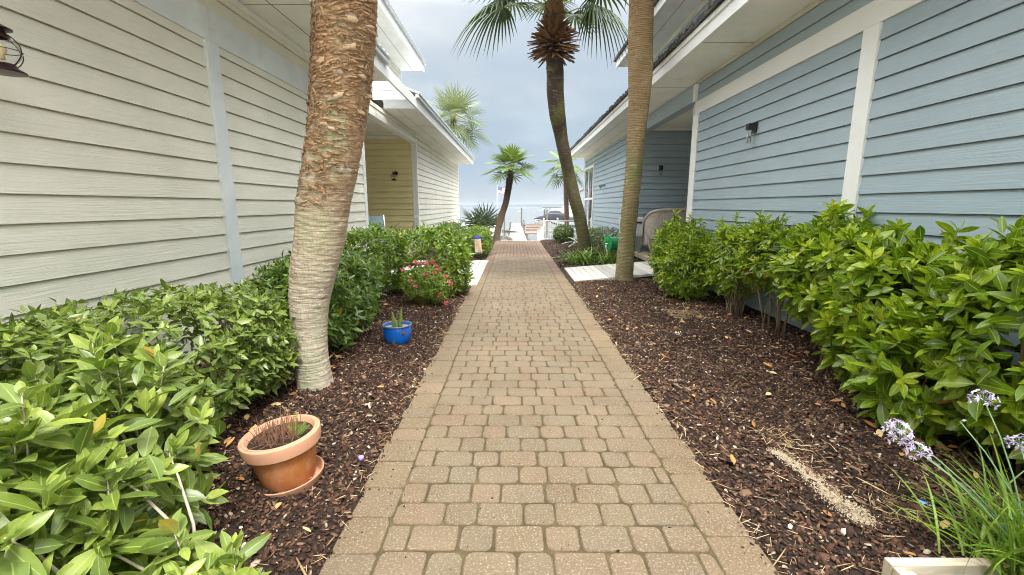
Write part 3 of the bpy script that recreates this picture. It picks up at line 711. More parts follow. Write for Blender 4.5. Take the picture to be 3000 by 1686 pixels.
# ---- blue house (right)
X = 3.46
H2 = thing('blue_clapboard_house', 'blue lap-sided house right of the path with white trim and shingle roof', 'house', (7, 8, 0))
m = MB(); laps(m, 'x', X, -4, 8.95, .05, 3.81, 1.44, -1); m.obj('siding', m_blue, H2)
m = MB(); laps(m, 'x', X, 13.1, 22.6, .05, 3.72, 1.44, -1, gap=.011); m.obj('siding', m_blue, H2)
m = MB(); laps(m, 'y', 13.1, X, 8, .1, 3.66, 1.44, -1, gap=.016, lip=.028); m.obj('porch_wall', m_bluex, H2)
m = MB(); laps(m, 'y', 8.93, X, 8, .1, 3.66, 1.44, 1); m.obj('siding', m_bluex, H2)
m = MB(); m.box(X + .03, 10.5, -4, 8.9, -.2, 3.8); m.box(X + .03, 10.5, 13.13, 22.57, -1.2, 3.8); m.box(8, 10.5, 8.9, 13.13, -.2, 3.8); m.obj('inner_walls', m_dark, H2)
bx('belt_board', m_white, H2, (X - .03, X, -4, 8.93, 3.20, 3.43))
bx('wall_post', m_white, H2, (X - .037, X, 4.56, 4.76, .0, 3.197))
bx('corner_board', m_white, H2, (X - .033, X + .0, 8.74, 8.96, .0, 3.197), (X - .033, X + .12, 8.963, 8.99, .0, 3.40))
bx('frieze_board', m_frieze, H2, (X - .028, X, -4, 8.93, 3.745, 3.80), (X - .028, X, 13.1, 22.6, 3.66, 3.80))
bx('eave_block', m_white, H2, (X - .07, X - .001, 8.88, 8.97, 3.44, 3.745))
bx('porch_beam', m_bluex, H2, (X - .022, X + .20, 8.975, 13.1, 3.47, 3.80))
bx('porch_ceiling', m_soffit, H2, (X + .2, 8, 8.96, 13.1, 3.66, 3.70), (X + .2, 8, 13.04, 13.08, 3.58, 3.658))
bx('soffit', m_soffit, H2, (2.69, X - .001, -4, 22.62, 3.805, 3.82))
bx('soffit_seam', m_dark, H2, (2.98, 2.988, 13.2, 22.6, 3.801, 3.805), (2.7, X - .03, 6.9, 6.907, 3.801, 3.805), (2.7, X - .03, 9.34, 9.347, 3.801, 3.805), (2.7, X - .03, 4.4, 4.407, 3.801, 3.805), bevel=0)
bx('fascia', m_white, H2, (2.65, 2.69, -4, 7.6, 3.79, 3.95), (2.65, 2.69, 7.604, 22.66, 3.79, 3.95)); bx('drip_board', m_white, H2, (2.62, 2.665, -4, 22.67, 3.953, 4.02))
m = MB()
for i in range(270):
    y0 = -4 + i * .1; j = random.uniform(-.02, .015)
    if y0 > 22.6: break
    m.box(2.575 + j, 2.80, y0 + .004, y0 + .098, 4.024, 4.062 + random.uniform(0, .02))
    m.box(2.60 + random.uniform(-.03, .03), 2.84, y0 + .02, y0 + .112, 4.09 + random.uniform(-.006, .006), 4.125 + random.uniform(0, .02))
m.obj('shingle_edge', m_shingle, H2)
m = MB(); slab(m, 2.62, 4.06, 4.05, 4.62, -4, 14.9, .03); slab(m, 2.62, 4.06, 7.0, 5.77, 14.9, 22.67, .03); slab(m, 7, 5.77, 11.2, 4.1, 14.9, 22.67, .03)
slab(m, 3.12, 5.98, 7.2, 7.5, -4, 14.95, .04); slab(m, 7.2, 7.5, 11.2, 6, -4, 14.95, .04); m.obj('roof', m_shingle, H2)
m = MB(); laps(m, 'x', 4.0, -4, 14.8, 4.3, 5.75, 4.4, -1); m.box(4.03, 10.5, -4, 14.78, 3.82, 5.9); m.obj('upper_wall', m_blue, H2)
m = MB(); m.add([(3.46, 22.58, 3.78), (10.5, 22.58, 3.78), (7, 22.58, 5.7), (2.75, 22.58, 4.05)], [(3, 2, 1, 0)]); m.obj('gable', m_blue, H2)
bx('upper_soffit', m_soffit, H2, (3.2, 10.5, -4, 14.85, 5.75, 5.77)); bx('soffit_seam', m_dark, H2, (3.56, 3.57, -4, 14.85, 5.746, 5.75), bevel=0)
bx('upper_frieze', m_frieze, H2, (3.97, 4.0, -4, 14.8, 5.62, 5.748))
bx('upper_fascia', m_white, H2, (3.16, 3.2, -4, 14.88, 5.72, 5.92)); bx('shingle_edge', m_shingle, H2, (3.09, 3.3, -4, 14.95, 5.925, 5.985))
# window on the far blue wall
wn = bx('window_frame', m_white, H2, (X - .05, X + .0, 19.80, 19.92, .50, 3.16), (X - .05, X, 22.06, 22.18, .50, 3.16), (X - .06, X, 19.74, 22.24, 3.163, 3.28), (X - .07, X, 19.74, 22.24, .42, .497),
        (X - .045, X, 19.923, 22.057, 1.78, 1.86), (X - .045, X, 20.93, 21.05, .50, 1.777), (X - .045, X, 20.93, 21.05, 1.863, 3.16))
bx('pane', m_wglass, wn, (X - .024, X - .019, 19.92, 22.06, .5, 3.16), bevel=0)

# ================================================================ WALL LAMPS
def lantern(loc, label, wall, group='round wire-guarded lanterns'):
    """globe lantern; wall = vector from lantern centre to the wall fixing"""
    c = Vector(loc); th = thing('wall_lantern', label, 'lantern', loc, group)
    m = MB(); m.lathe([(.0, -.115), (.086, -.112), (.088, -.104), (.06, -.088), (.05, -.07), (.047, -.066), (0, -.066)], 32, c); smooth_auto(m.obj('base', m_bronze, th))
    m = MB(); m.lathe([(.045, .062), (.047, .075), (.034, .085), (.032, .098), (.060, .103), (.062, .109), (.03, .125), (.012, .137), (0, .138)], 32, c)
    smooth_auto(m.obj('cap', m_bronze, th))
    m = MB(); prof = [(.046 + .034 * math.sin(math.pi * t) ** .8, -.066 + .128 * t) for t in [i / 12 for i in range(13)]]; m.lathe(prof, 36, c)
    m.lathe([(r_ - .003, z) for r_, z in reversed(prof)], 36, c); m.obj('globe', m_glass, th, smooth=True)
    m = MB(); m.lathe([(0, -.05), (.014, -.045), (.014, -.02), (.026, .0), (.026, .018), (.012, .038), (0, .04)], 20, c); m.obj('bulb', m_bulb, th, smooth=True)
    m = MB()
    for az in (0, math.pi / 2):
        for k in (0, 1):
            pts = [c + Vector((math.cos(az + k * math.pi) * .112 * math.sin(math.pi * t) ** .75, math.sin(az + k * math.pi) * .112 * math.sin(math.pi * t) ** .75, .10 - .205 * t)) for t in [i / 14 for i in range(15)]]
            m.tube(pts, .0028, 6)
    m.lathe([(.112, -.003), (.115, 0), (.112, .003)], 32, c) if False else None
    ring = [c + Vector((math.cos(a) * .083, math.sin(a) * .083, 0)) for a in [i * math.pi / 16 for i in range(33)]]
    m.tube(ring, .0022, 6)
    m.obj('wire_guard', m_bronze, th, smooth=True)
    wv = Vector(wall); p1 = c + wv; m = MB(); m.tube([c + Vector((0, 0, .13)), c + Vector((0, 0, .17)) + wv * .3, p1 + Vector((0, 0, .16)), p1 + Vector((0, 0, .13))], .008, 8)
    m.tube([p1 + Vector((0, 0, .12)) - wv.normalized() * .02, p1 + Vector((0, 0, .12))], .055, 24); smooth_auto(m.obj('bracket', m_bronze, th))
    return th
lantern((-2.72, 2.52, 2.31), 'dark round globe lantern on the near cream siding, cut by the left photo edge', (-.22, 0, 0))
lantern((-3.60, 13.62, 2.36), 'small dark globe lantern on the back porch wall of the cream house', (0, .26, 0))
def box_lamp(loc, d, label):
    """black box sconce with clear tube; d = unit vector out of the wall, loc on the wall"""
    c = Vector(loc); d = Vector(d); s = Vector((0, 0, 1)).cross(d); M = Matrix((s, d, Vector((0, 0, 1)))).transposed()
    th = thing('box_wall_lamp', label, 'wall lamp', loc, 'black box sconces on the blue house')
    m = MB(); m.obox(c + d * .012, (.085, .024, .150), M); m.obj('back_plate', m_black, th, bevel=.003)
    m = MB(); m.obox(c + d * .075 + Vector((0, 0, .01)), (.085, .10, .085), M); m.obj('housing', m_black, th, bevel=.004)
    m = MB()
    q = c + d * .08; prof = [(.034, -.033), (.034, -.215), (.0, -.215)]
    m.lathe(prof, 24, q); m.lathe([(.0, -.205), (.027, -.205), (.027, -.033)], 24, q); m.obj('glass_tube', m_glass, th, smooth=True)
    return th
box_lamp((X - .017, 6.66, 2.60), (-1, 0, 0), 'black box lamp with clear glass tube on the long near blue wall')
box_lamp((4.16, 13.08, 2.56), (0, -1, 0), 'black box lamp on the shaded blue porch wall above the wicker seat')
def shade_lamp(loc, label):
    c = Vector(loc); th = thing('eave_spotlight', label, 'spotlight', loc, 'small shaded lights on the far blue wall')
    m = MB(); m.tube([c, c + Vector((-.04, 0, 0))], .05, 16); smooth_auto(m.obj('mount', m_chrome, th))
    m = MB(); m.tube([c + Vector((-.04, 0, .02)), c + Vector((-.16, -.02, -.02)), c + Vector((-.26, -.05, -.09))], [.025, .06, .085], 16, cap=True); smooth_auto(m.obj('shade', m_chrome, th)); return th
shade_lamp((X - .012, 17.3, 2.26), 'small metal shaded light between the window and the palm on the far blue wall')
shade_lamp((X - .012, 22.3, 2.28), 'tiny metal shaded light at the far corner of the blue house beyond the window')

# ================================================================ PALMS
bk_left = bark('peeling_palm_bark', (.55, .475, .375), (.46, .33, .21), (.42, .25, .135), 1.25, 2.5, (.36, .40, .25), (.74, .69, .60), 60, (.13, .07, .035), .045, .14, .06)
bk_right = bark('ringed_palm_bark', (.27, .235, .105), (.36, .25, .125), (.42, .265, .13), 1.3, 4.6, (.20, .21, .07), (.46, .40, .28), 75, (.07, .04, .018), .028, .8)
bk_mid = bark('dark_palm_bark', (.165, .150, .06), (.095, .072, .042), (.060, .034, .020), 1.6, 4.2, (.15, .16, .04), (.24, .20, .13), 60, (.025, .016, .01), .035, .7)
bk_small = bark('small_palm_bark', (.17, .135, .085), (.13, .085, .05), (.06, .04, .028), .6, 2.2, None, None, 50, (.03, .02, .012))
# --- left foreground palm with peeling bark
base = (-1.67, 3.5, 0)
tp = thing('palm_tree', 'thick leaning palm trunk with peeling orange-brown bark beside the cream house', 'palm tree', base)
path = [(-1.67, 3.52, -.06, .150), (-1.675, 3.51, .12, .136), (-1.68, 3.5, .30, .131), (-1.675, 3.5, .5, .134), (-1.655, 3.5, .72, .150), (-1.60, 3.5, 1.0, .178), (-1.53, 3.5, 1.27, .189), (-1.46, 3.47, 1.56, .192), (-1.36, 3.42, 1.85, .192),
        (-1.28, 3.38, 2.12, .197), (-1.22, 3.34, 2.38, .203), (-1.17, 3.3, 2.63, .203), (-1.13, 3.26, 2.88, .198), (-1.06, 3.2, 3.45, .185), (-.98, 3.15, 4.4, .17), (-.93, 3.1, 5.6, .17)]
_, S = trunk('trunk', path, bk_left, tp, 620, 72, .045, .012, .06, 1, flare=.035)
rr = random.Random(4); fl = MB()
m_flake = MT('peeling_bark_flakes', (.3, .18, .1), .9); m_flake.col(m_flake.mix(.4, m_flake.ramp(m_flake.attr('rnd'), [(0, (.20, .10, .05)), (.35, (.37, .21, .11)), (.7, (.47, .30, .17)), (.90, (.54, .40, .27)), (1, (.62, .52, .40))]), m_flake.ramp(m_flake.noise(1, 5, .6, (40, 40, 40)), [(.35, (.20, .11, .05)), (.65, (.50, .34, .19))]))); m_flake.bump(m_flake.noise(130, 4), .8, .004); m_flake = m_flake.m
for i in range(3000):
    zt = rr.random() ** .62 * 2.4 + 1.45
    s = min(S, key=lambda q: abs(q[2] - zt)) if i % 1 == 0 else None
    a = rr.uniform(math.pi, 2 * math.pi) if rr.random() < .9 else rr.uniform(0, math.pi)
    big = zt > 1.95 and rr.random() < .012; L_ = rr.uniform(.05, .10) if big else rr.uniform(.025, .085); W_ = L_ * (rr.uniform(.3, .6) if big else rr.uniform(.09, .28))
    rad = s[3] * 1.01; n_ = Vector((math.cos(a), math.sin(a), 0)); ct = Vector((s[0], s[1], zt)) + n_ * rad
    tgt = Vector((-math.sin(a), math.cos(a), 0)); th_ = rr.gauss(.05, .24) + (math.pi / 2 if rr.random() < .10 else 0); ax = tgt * math.cos(th_) + Vector((0, 0, 1)) * math.sin(th_); sd_ = n_.cross(ax)
    lift = rr.uniform(.001, .009) if not big else rr.uniform(.008, .025); vs = []
    K = 4
    for u in range(K):
        for v in range(3):
            x = (u / (K - 1) - .5) * L_; y_ = (v / 2 - .5) * W_ * (1 - .3 * abs(u / (K - 1) - .5)) * rr.uniform(.45, 1.3)
            p = ct + ax * rr.uniform(-.12, .12) * L_ + ax * x + sd_ * y_ - n_ * ((x * x * (ax.dot(tgt)) ** 2 + y_ * y_ * (sd_.dot(tgt)) ** 2) / (2 * rad)) + n_ * (lift * (u / (K - 1)) ** 2 + .002 + rr.uniform(0, .004)) - sd_ * (.15 * W_ * (u / 3) ** 2)
            vs.append(p)
    fl.add(vs, [(u * 3 + v, u * 3 + v + 1, u * 3 + v + 4, u * 3 + v + 3) for u in range(K - 1) for v in range(2)], rr.random() ** 1.3 * (.80 if not big else .3) + (.68 if big else 0))
o = fl.obj('bark_flakes', m_flake, tp, smooth=True); md = o.modifiers.new('thickness', 'SOLIDIFY'); md.thickness = .0014
o['kind'] = 'stuff'
crown(tp, (-.93, 3.1, 5.7), 20, .95, .85, m_palm, 21, -15, 80, 26)
# --- right palm, tall ringed trunk by the boardwalk
tp = thing('palm_tree', 'tall straight golden-brown ringed palm standing by the pale boardwalk on the right', 'palm tree', (2.22, 8.86, 0))
path = [(2.22, 8.86, -.05, .183), (2.215, 8.86, .07, .176), (2.225, 8.86, .4, .168), (2.24, 8.85, .87, .163), (2.25, 8.75, 1.64, .155), (2.26, 8.65, 2.37, .160), (2.24, 8.5, 3.06, .172), (2.21, 8.35, 3.69, .202), (2.14, 8.2, 4.29, .209), (2.1, 8.1, 4.86, .198), (2.04, 8, 5.56, .194), (1.98, 7.9, 6.6, .19)]
trunk('trunk', path, bk_right, tp, 620, 56, .028, .03, .03, 5, flare=.012)
crown(tp, (1.98, 7.9, 6.7), 26, 1.0, .9, m_palm, 33, -18, 80, 26)
# --- middle leaning palm with old leaf boots
tp = thing('palm_tree', 'dark curving palm leaning left over the path, shaggy brown boots below its fronds', 'palm tree', (2.1, 13.35, 0))
path = [(2.13, 13.36, -.08, .235), (2.12, 13.35, .10, .20), (2.07, 13.3, .5, .186), (1.93, 13.2, 1.12, .182), (1.72, 13, 1.73, .175), (1.55, 12.9, 2.32, .172), (1.39, 12.7, 2.88, .171), (1.25, 12.6, 3.42, .180), (1.13, 12.4, 3.93, .212), (1.07, 12.35, 4.4, .222), (1.05, 12.3, 4.86, .219), (1.01, 12.2, 5.21, .207), (.99, 12.2, 5.62, .20), (.99, 12.2, 6.32, .20)]
trunk('trunk', path, bk_mid, tp, 480, 48, .035, .035, .05, 9, flare=.02)
bm_ = MB(); rr = random.Random(12)
for i in range(300):
    f = i / 300; z = 5.30 + 1.15 * f; a = i * GA + rr.uniform(-.2, .2)
    prof = math.sin(math.pi * min(1, .10 + .90 * (1 - f) ** .8)) if f > .0 else 0
    out_ = (.20 + .30 * max(0, math.sin(math.pi * max(0, min(1, (f + .22) / .82))))) * rr.uniform(.75, 1.15) if f < .62 else .12 + .10 * rr.random()
    up = R(-25 + 95 * f + rr.uniform(-15, 15)); n_ = Vector((math.cos(a), math.sin(a), 0)); d = n_ * math.cos(up) + Vector((0, 0, math.sin(up)))
    sdv = Vector((-math.sin(a), math.cos(a), 0)); p0 = Vector((.99, 12.2, z)) + n_ * .15; w0 = rr.uniform(.045, .075)
    U = sdv.cross(d)
    if rr.random() < .45:                                       # split boot: two tongues
        for sg in (-1, 1):
            q = d + sdv * sg * .28; bm_.add([p0 - sdv * w0, p0 + sdv * w0, p0 + q * out_ * .6 + sdv * w0 * .6, p0 + q * out_ + sdv * .016, p0 + q * out_ - sdv * .016, p0 + q * out_ * .6 - sdv * w0 * .6,
                p0 - U * .025, p0 + q * out_ * .95 - U * .018], [(0, 1, 2, 5), (5, 2, 3, 4), (1, 0, 6), (0, 5, 4, 7, 6), (1, 6, 7, 3, 2), (3, 7, 4)])
    else:
        bm_.add([p0 - sdv * w0, p0 + sdv * w0, p0 + d * out_ * .6 + sdv * w0 * .7, p0 + d * out_ + sdv * .022, p0 + d * out_ - sdv * .02, p0 + d * out_ * .6 - sdv * w0 * .7,
            p0 - U * .03, p0 + d * out_ * .95 - U * .02], [(0, 1, 2, 5), (5, 2, 3, 4), (1, 0, 6), (0, 5, 4, 7, 6), (1, 6, 7, 3, 2), (3, 7, 4)])
bm_.obj('leaf_boots', m_boot, tp)
acc = new_acc(); pa = MB(); rr = random.Random(3); T0 = (.99, 12.2, 6.30)
def aim(b, e): return (Vector(e) - Vector(b))
for e, r_, dr in (((-.42, 11.9, 6.44), 1.12, .55), ((2.06, 12.0, 6.42), 1.0, .85)):   # the two low fronds either side
    b = Vector((.99, 12.2, 6.12)) + Vector((math.copysign(.13, e[0] - .99), -.03, 0)); d = aim(b, e); n_ = d.length
    frond(acc, b, (d.normalized() + Vector((0, 0, .38))).normalized(), n_ * 1.03, r_, 34, 132, dr, .42, .22, rr, 1.0, .014, pa)
for i in range(26):
    f = i / 26; el = R(84 - 62 * f); az = i * GA; d = Vector((math.cos(az) * math.cos(el), math.sin(az) * math.cos(el), math.sin(el)))
    frond(acc, Vector(T0) + Vector((0, 0, .1 * (1 - f))) + d * .1, d, 1.35 * rr.uniform(.9, 1.1), 1.0, 28, 125, .3, .22, .35, rr, 1.0, .016, pa)
acc_obj(acc, 'crown', m_palm, tp); pa.obj('petioles', m_petiole, tp, smooth=True)
# --- small palm at the end of the path
tp = thing('palm_tree', 'small young palm leaning right at the far left end of the path', 'palm tree', (-.77, 19.75, 0))
path = [(-.76, 19.72, -.15, .20), (-.77, 19.7, .20, .15), (-.60, 19.7, .94, .145), (-.38, 19.7, 1.63, .135), (-.26, 19.7, 2.25, .14), (-.19, 19.7, 2.75, .14), (-.15, 19.7, 3.08, .10)]
trunk('trunk', path, bk_small, tp, 200, 28, .04, .05, .09, 14, flare=.03)
crown(tp, (-.14, 19.7, 3.10), 22, .52, .64, m_palmb, 42, -24, 88, 16, .08, .42, wf=.85, petr=.011, sag=.15)
bm_ = MB(); rr = random.Random(5)
for i in range(70):
    f = i / 70; s = interp(path, .58 + .42 * f); a = i * GA; n_ = Vector((math.cos(a), math.sin(a), 0)); d = (n_ + Vector((0, 0, rr.uniform(.2, 1)))).normalized(); sv = Vector((-math.sin(a), math.cos(a), 0))
    p0 = Vector(s[:3]) + n_ * s[3] * .8; bm_.add([p0 - sv * .03, p0 + sv * .03, p0 + d * rr.uniform(.06, .12), p0 - Vector((0, 0, .03))], [(0, 1, 2), (0, 2, 3), (1, 3, 2)])
bm_.obj('leaf_boots', paint('dark_boots', (.06, .04, .028), .9, .3, .5), tp)
# --- palm behind the cream house
tp = thing('palm_tree', 'big pale green palm crown rising behind the cream house roof', 'palm tree', (-3.75, 27.2, -1.5))
trunk('trunk', [(-3.9, 27.2, -2.2, .19), (-3.85, 27.2, 2, .17), (-3.75, 27.2, 4, .17), (-3.6, 27.2, 6.4, .15)], bk_small, tp, 160, 24, .05, .05, .05, 8)
crown(tp, (-3.55, 27.2, 6.35), 30, 1.05, 1.2, m_palmy, 51, -50, 88, 19, .08, .5, wf=.62, petr=.018, sag=.12)
# --- palm behind the leaning palm, far right
tp = thing('palm_tree', 'distant slender palm partly hidden by the leaning trunk beside the blue roof corner', 'palm tree', (2.8, 24, -1.3))
trunk('trunk', [(2.8, 24, -1.6, .15), (2.79, 24, .85, .135), (2.72, 24, 2.2, .12), (2.66, 24, 3.5, .11)], bark('far_palm_bark', (.16, .09, .065), (.16, .10, .07), (.15, .10, .07), .5, 3, None, None, 45), tp, 160, 24, .05, .05, .05, 18)
crown(tp, (2.66, 24, 3.55), 15, .62, .68, m_palmb, 63, -45, 75, 18, .10, .5, wf=.75, petr=.012, keep=lambda d: not (d.x > -.1 and .15 < d.z < .45 and d.y < .4))
# --- low fan palm
def fanpalm(loc, label, n, pet, rad, seed, mat, emin=5, nl=26):
    t = thing('fan_palm', label, 'fan palm', loc); rr = random.Random(seed); acc = new_acc(); pa = MB()
    for i in range(n):
        f = (i + .5) / n; el = R(88 + (emin - 88) * f); az = i * GA; d = Vector((math.cos(az) * math.cos(el), math.sin(az) * math.cos(el), math.sin(el)))
        frond(acc, Vector(loc) + Vector((rr.uniform(-.25, .25), rr.uniform(-.15, .15), 0)), d, pet * rr.uniform(.75, 1.1), rad * rr.uniform(.85, 1.1), nl, 110, .10, .15, .28, rr, .62, .012, pa)
    acc_obj(acc, 'fronds', mat, t); pa.obj('petioles', m_petiole, t, smooth=True); return t
fanpalm((-1.55, 21.1, .15), 'low spiky fan palm clump behind the small leaning palm', 17, .80, .95, 77, m_palm, 2, 17)

# ================================================================ SHRUBS
shrub('shrub', 'low shrub with large pale green leaves and bare twigs in the bottom left foreground', 'shrub',
      [(-1.66, 1.60, .42, .38, .48, .33, 2.4), (-1.85, 1.15, .45, .55, .55, .37, 2.4), (-1.38, 1.18, .27, .26, .34, .22, 2.2), (-1.9, 2.0, .48, .35, .3, .30, 2.3), (-1.12, 1.24, .19, .22, .22, .15, 2)],
      225, 8, .128, .050, m_leafB, 101, None, .8, .9, .24, True, .30, 36, (22, 95), .010, None, .009, m_twigp, shoots=30, sh_len=.12)
shrub('clipped_hedge', 'flat-topped clipped olive green hedge below the near cream wall', 'hedge',
      [(-2.35, 2.85, .52, .62, .78, .40, 5), (-2.5, 1.5, .55, .50, .9, .42, 5), (-2.1, 3.2, .50, .40, .42, .34, 4)],
      1300, 6, .078, .037, m_leafB, 102, None, 1.0, .5, .12, False, .5, 60, (35, 100), .012, None, .008, shoots=14, sh_len=.05)
shrub('shrub', 'dense dark glossy shrub just behind the thick peeling palm', 'shrub',
      [(-2.2, 4.75, .48, .60, .75, .47, 2.8), (-2.35, 5.6, .56, .62, .6, .44, 2.8), (-2.0, 4.35, .36, .38, .35, .34, 2.5)],
      560, 8, .110, .036, m_leafC, 103, None, .5, .65, .16, False, .6, 24, (28, 105), .012, shoots=8, sh_len=.08)
shrub('shrub', 'tall rounded green bush behind the bowl of pink flowers', 'shrub',
      [(-1.50, 7.55, .56, .72, .55, .58, 2.7), (-2.35, 7.3, .62, .6, .62, .54, 2.7), (-1.1, 7.45, .48, .36, .45, .50, 2.5)],
      760, 8, .10, .032, m_leafD, 104, None, .6, .6, .16, False, .6, 24, (28, 100), .01, shoots=16, sh_len=.1)
shrub('shrub', 'bush beside the path beyond the left boardwalk planks', 'shrub',
      [(-1.12, 13.6, .42, .42, .9, .46, 2.6), (-1.25, 15.4, .40, .45, 1.0, .42, 2.6)],
      620, 7, .10, .036, m_leafD, 105, None, .6, .55, .12, False, .5, 14, (28, 100), .01)
shrub('shrub', 'dark leafy bush against the far cream wall', 'shrub', [(-2.2, 14.4, .55, .65, .9, .42, 2.6), (-2.3, 16.5, .5, .6, 1.2, .4, 2.6)],
      420, 7, .11, .036, m_leafC, 106, None, .6, .6, .15, False, .4, 10, (28, 100), .02)
GR = 'broad-leaved shrubs along the blue wall'
shrub('shrub', 'farthest shrub of the blue wall row, next to the wicker seat', 'shrub', [(2.92, 7.65, .60, .52, .70, .56, 2.5), (2.72, 7.0, .50, .40, .42, .44, 2.4), (3.0, 8.2, .75, .40, .4, .52, 2.2)],
      640, 8, .098, .038, m_leafF, 111, GR, .7, .62, .17, False, .6, 26, (25, 100), .003, shoots=22)
shrub('shrub', 'thin shrub with bare stems showing blue siding, middle of the blue wall row', 'shrub', [(3.05, 5.35, .92, .34, .62, .38, 2.5), (3.1, 6.2, .72, .34, .5, .48, 2.4)],
      390, 8, .110, .043, m_leafF, 112, GR, .7, .7, .17, False, .35, 30, (25, 100), .01, [(2.95, 4.75), (3.0, 5.0), (3.0, 5.9)], shoots=16)
shrub('shrub', 'large bright shrub in front of the white wall post on the blue wall', 'shrub', [(2.95, 3.95, .88, .46, .62, .45, 2.5), (2.85, 3.2, .66, .42, .50, .58, 2.4), (3.15, 4.4, .95, .3, .4, .42, 2.3)],
      540, 9, .132, .054, m_leafF, 113, GR, .75, .72, .17, True, .5, 26, (24, 100), .003, [(2.9, 3.9), (2.95, 3.3), (2.75, 3.1)], .012, shoots=16)
shrub('shrub', 'nearest large-leaved shrub at the right photo edge behind the lilac flowers', 'shrub', [(2.85, 2.30, .78, .44, .55, .58, 2.4), (2.9, 1.65, .80, .45, .5, .60, 2.4), (2.62, 2.75, .40, .30, .30, .32, 2.3)],
      430, 9, .138, .056, m_leafF, 114, GR, .75, .62, .17, True, .5, 20, (24, 102), .003, None, .012, shoots=16)
shrub('shrub', 'speckled dark shrub behind the green hose reel', 'shrub', [(2.75, 13.6, .45, .62, .5, .42, 2.4)], 420, 6, .06, .028, m_varieg, 121, None, .7, .8, .1, False, .4, 8)
shrub('shrub', 'small yellow-green bush by the white fence', 'shrub', [(2.0, 18.2, .38, .42, .42, .36, 2.3)], 260, 7, .09, .032, m_palmb, 122, None, .8, .6, .12, False, .4, 8)
shrub('shrub', 'dark low bush at the foot of the leaning palm by the fence', 'shrub', [(2.9, 16.6, .35, .5, .6, .36, 2.3)], 220, 7, .08, .03, m_leafC, 123, None, .8, .4, .12, False, .4, 8)
# bare twigs poking out of the foreground shrub
# ---- strap-leaf plants
def straps(name, label, cat, loc, n, ln, wd, mat, seed, arch=1.0, spread=.25, el=(35, 85), group=None, tw=.0, tintr=(.2, .75), seg=9):
    th = thing(name, label, cat, loc, group); rr = random.Random(seed); V = []; F = []; ti = []; ac = []
    for i in range(n):
        az = rr.uniform(0, 6.283); e = R(rr.uniform(*el)); L_ = ln * rr.uniform(.6, 1.1); ww = wd * rr.uniform(.7, 1.2); t0 = rr.uniform(*tintr)
        p = Vector(loc) + Vector((rr.gauss(0, spread), rr.gauss(0, spread), -.01)); d = Vector((math.cos(az), math.sin(az), 0)); side = Vector((-math.sin(az), math.cos(az), 0)) ; k = len(V)
        for j in range(seg + 1):
            t = j / seg; w_ = ww * (.55 + 1.6 * t * (1 - t) + .2 * (1 - t)) * (1 - t ** 5) * .5 + .0004
            V += [tuple(p - side * w_ ), tuple(p - Vector((0, 0, w_ * .5))), tuple(p + side * w_)]; ti += [t0] * 3; ac += [.85, 0, .85]
            el_ = e - arch * t * 1.9 * (.6 + .4 * math.sin(i)); p = p + (d * math.cos(el_) + Vector((0, 0, math.sin(el_)))) * L_ / seg
            if p.z < .012: p.z = .012
        for j in range(seg):
            b = k + 3 * j; F += [(b, b + 1, b + 4, b + 3), (b + 1, b + 2, b + 5, b + 4)]
    link('foliage', np_mesh('foliage', V, [np.array(F)], mat, dict(tint=ti, across=ac), smooth=True), th); return th
straps('strap_leaf_plant', 'clump of arching strap leaves at the foot of the leaning palm', 'plant', (1.78, 11.6, .02), 110, .62, .042, m_strap, 7, 1.0, .20, (35, 82))
straps('strap_leaf_plant', 'smaller arching strap-leaf clump beside the tall straight palm', 'plant', (2.42, 11.3, .02), 60, .55, .04, m_strap, 8, 1.0, .12, (35, 82))
straps('spiky_plant', 'spiky upright plant on the cream porch', 'plant', (-2.95, 11.5, .30), 26, .85, .035, m_palm, 9, .35, .05, (55, 88))
# big pale blade leaves by the fence
th = thing('agave', 'plant with broad pale drooping leaves in front of the white fence', 'plant', (2.15, 16.2, 0)); V, F, at = leaves(*[np.array(a, float) for a in (
    [(2.3, 16.2, .18)] * 6, [(-1, -.3, .25), (-.9, -.4, -.15), (-.4, -.8, .3), (.6, -.6, .5), (.1, .3, 1), (-.6, .5, .6)], [(0, 0, 1), (0, 0, 1), (0, 0, 1), (0, 0, 1), (-1, 0, .2), (0, 0, 1)])], np.array([.62, .5, .45, .4, .5, .5]), np.full(6, .13), np.full(6, .7), T_HI, curl=.3)
link('foliage', np_mesh('foliage', V, F, leafmat('pale_broad_leaf', (.25, .30, .24), (.38, .43, .36), (.52, .56, .48), (.5, .5, .4), .45, .2), at, smooth=True), th)
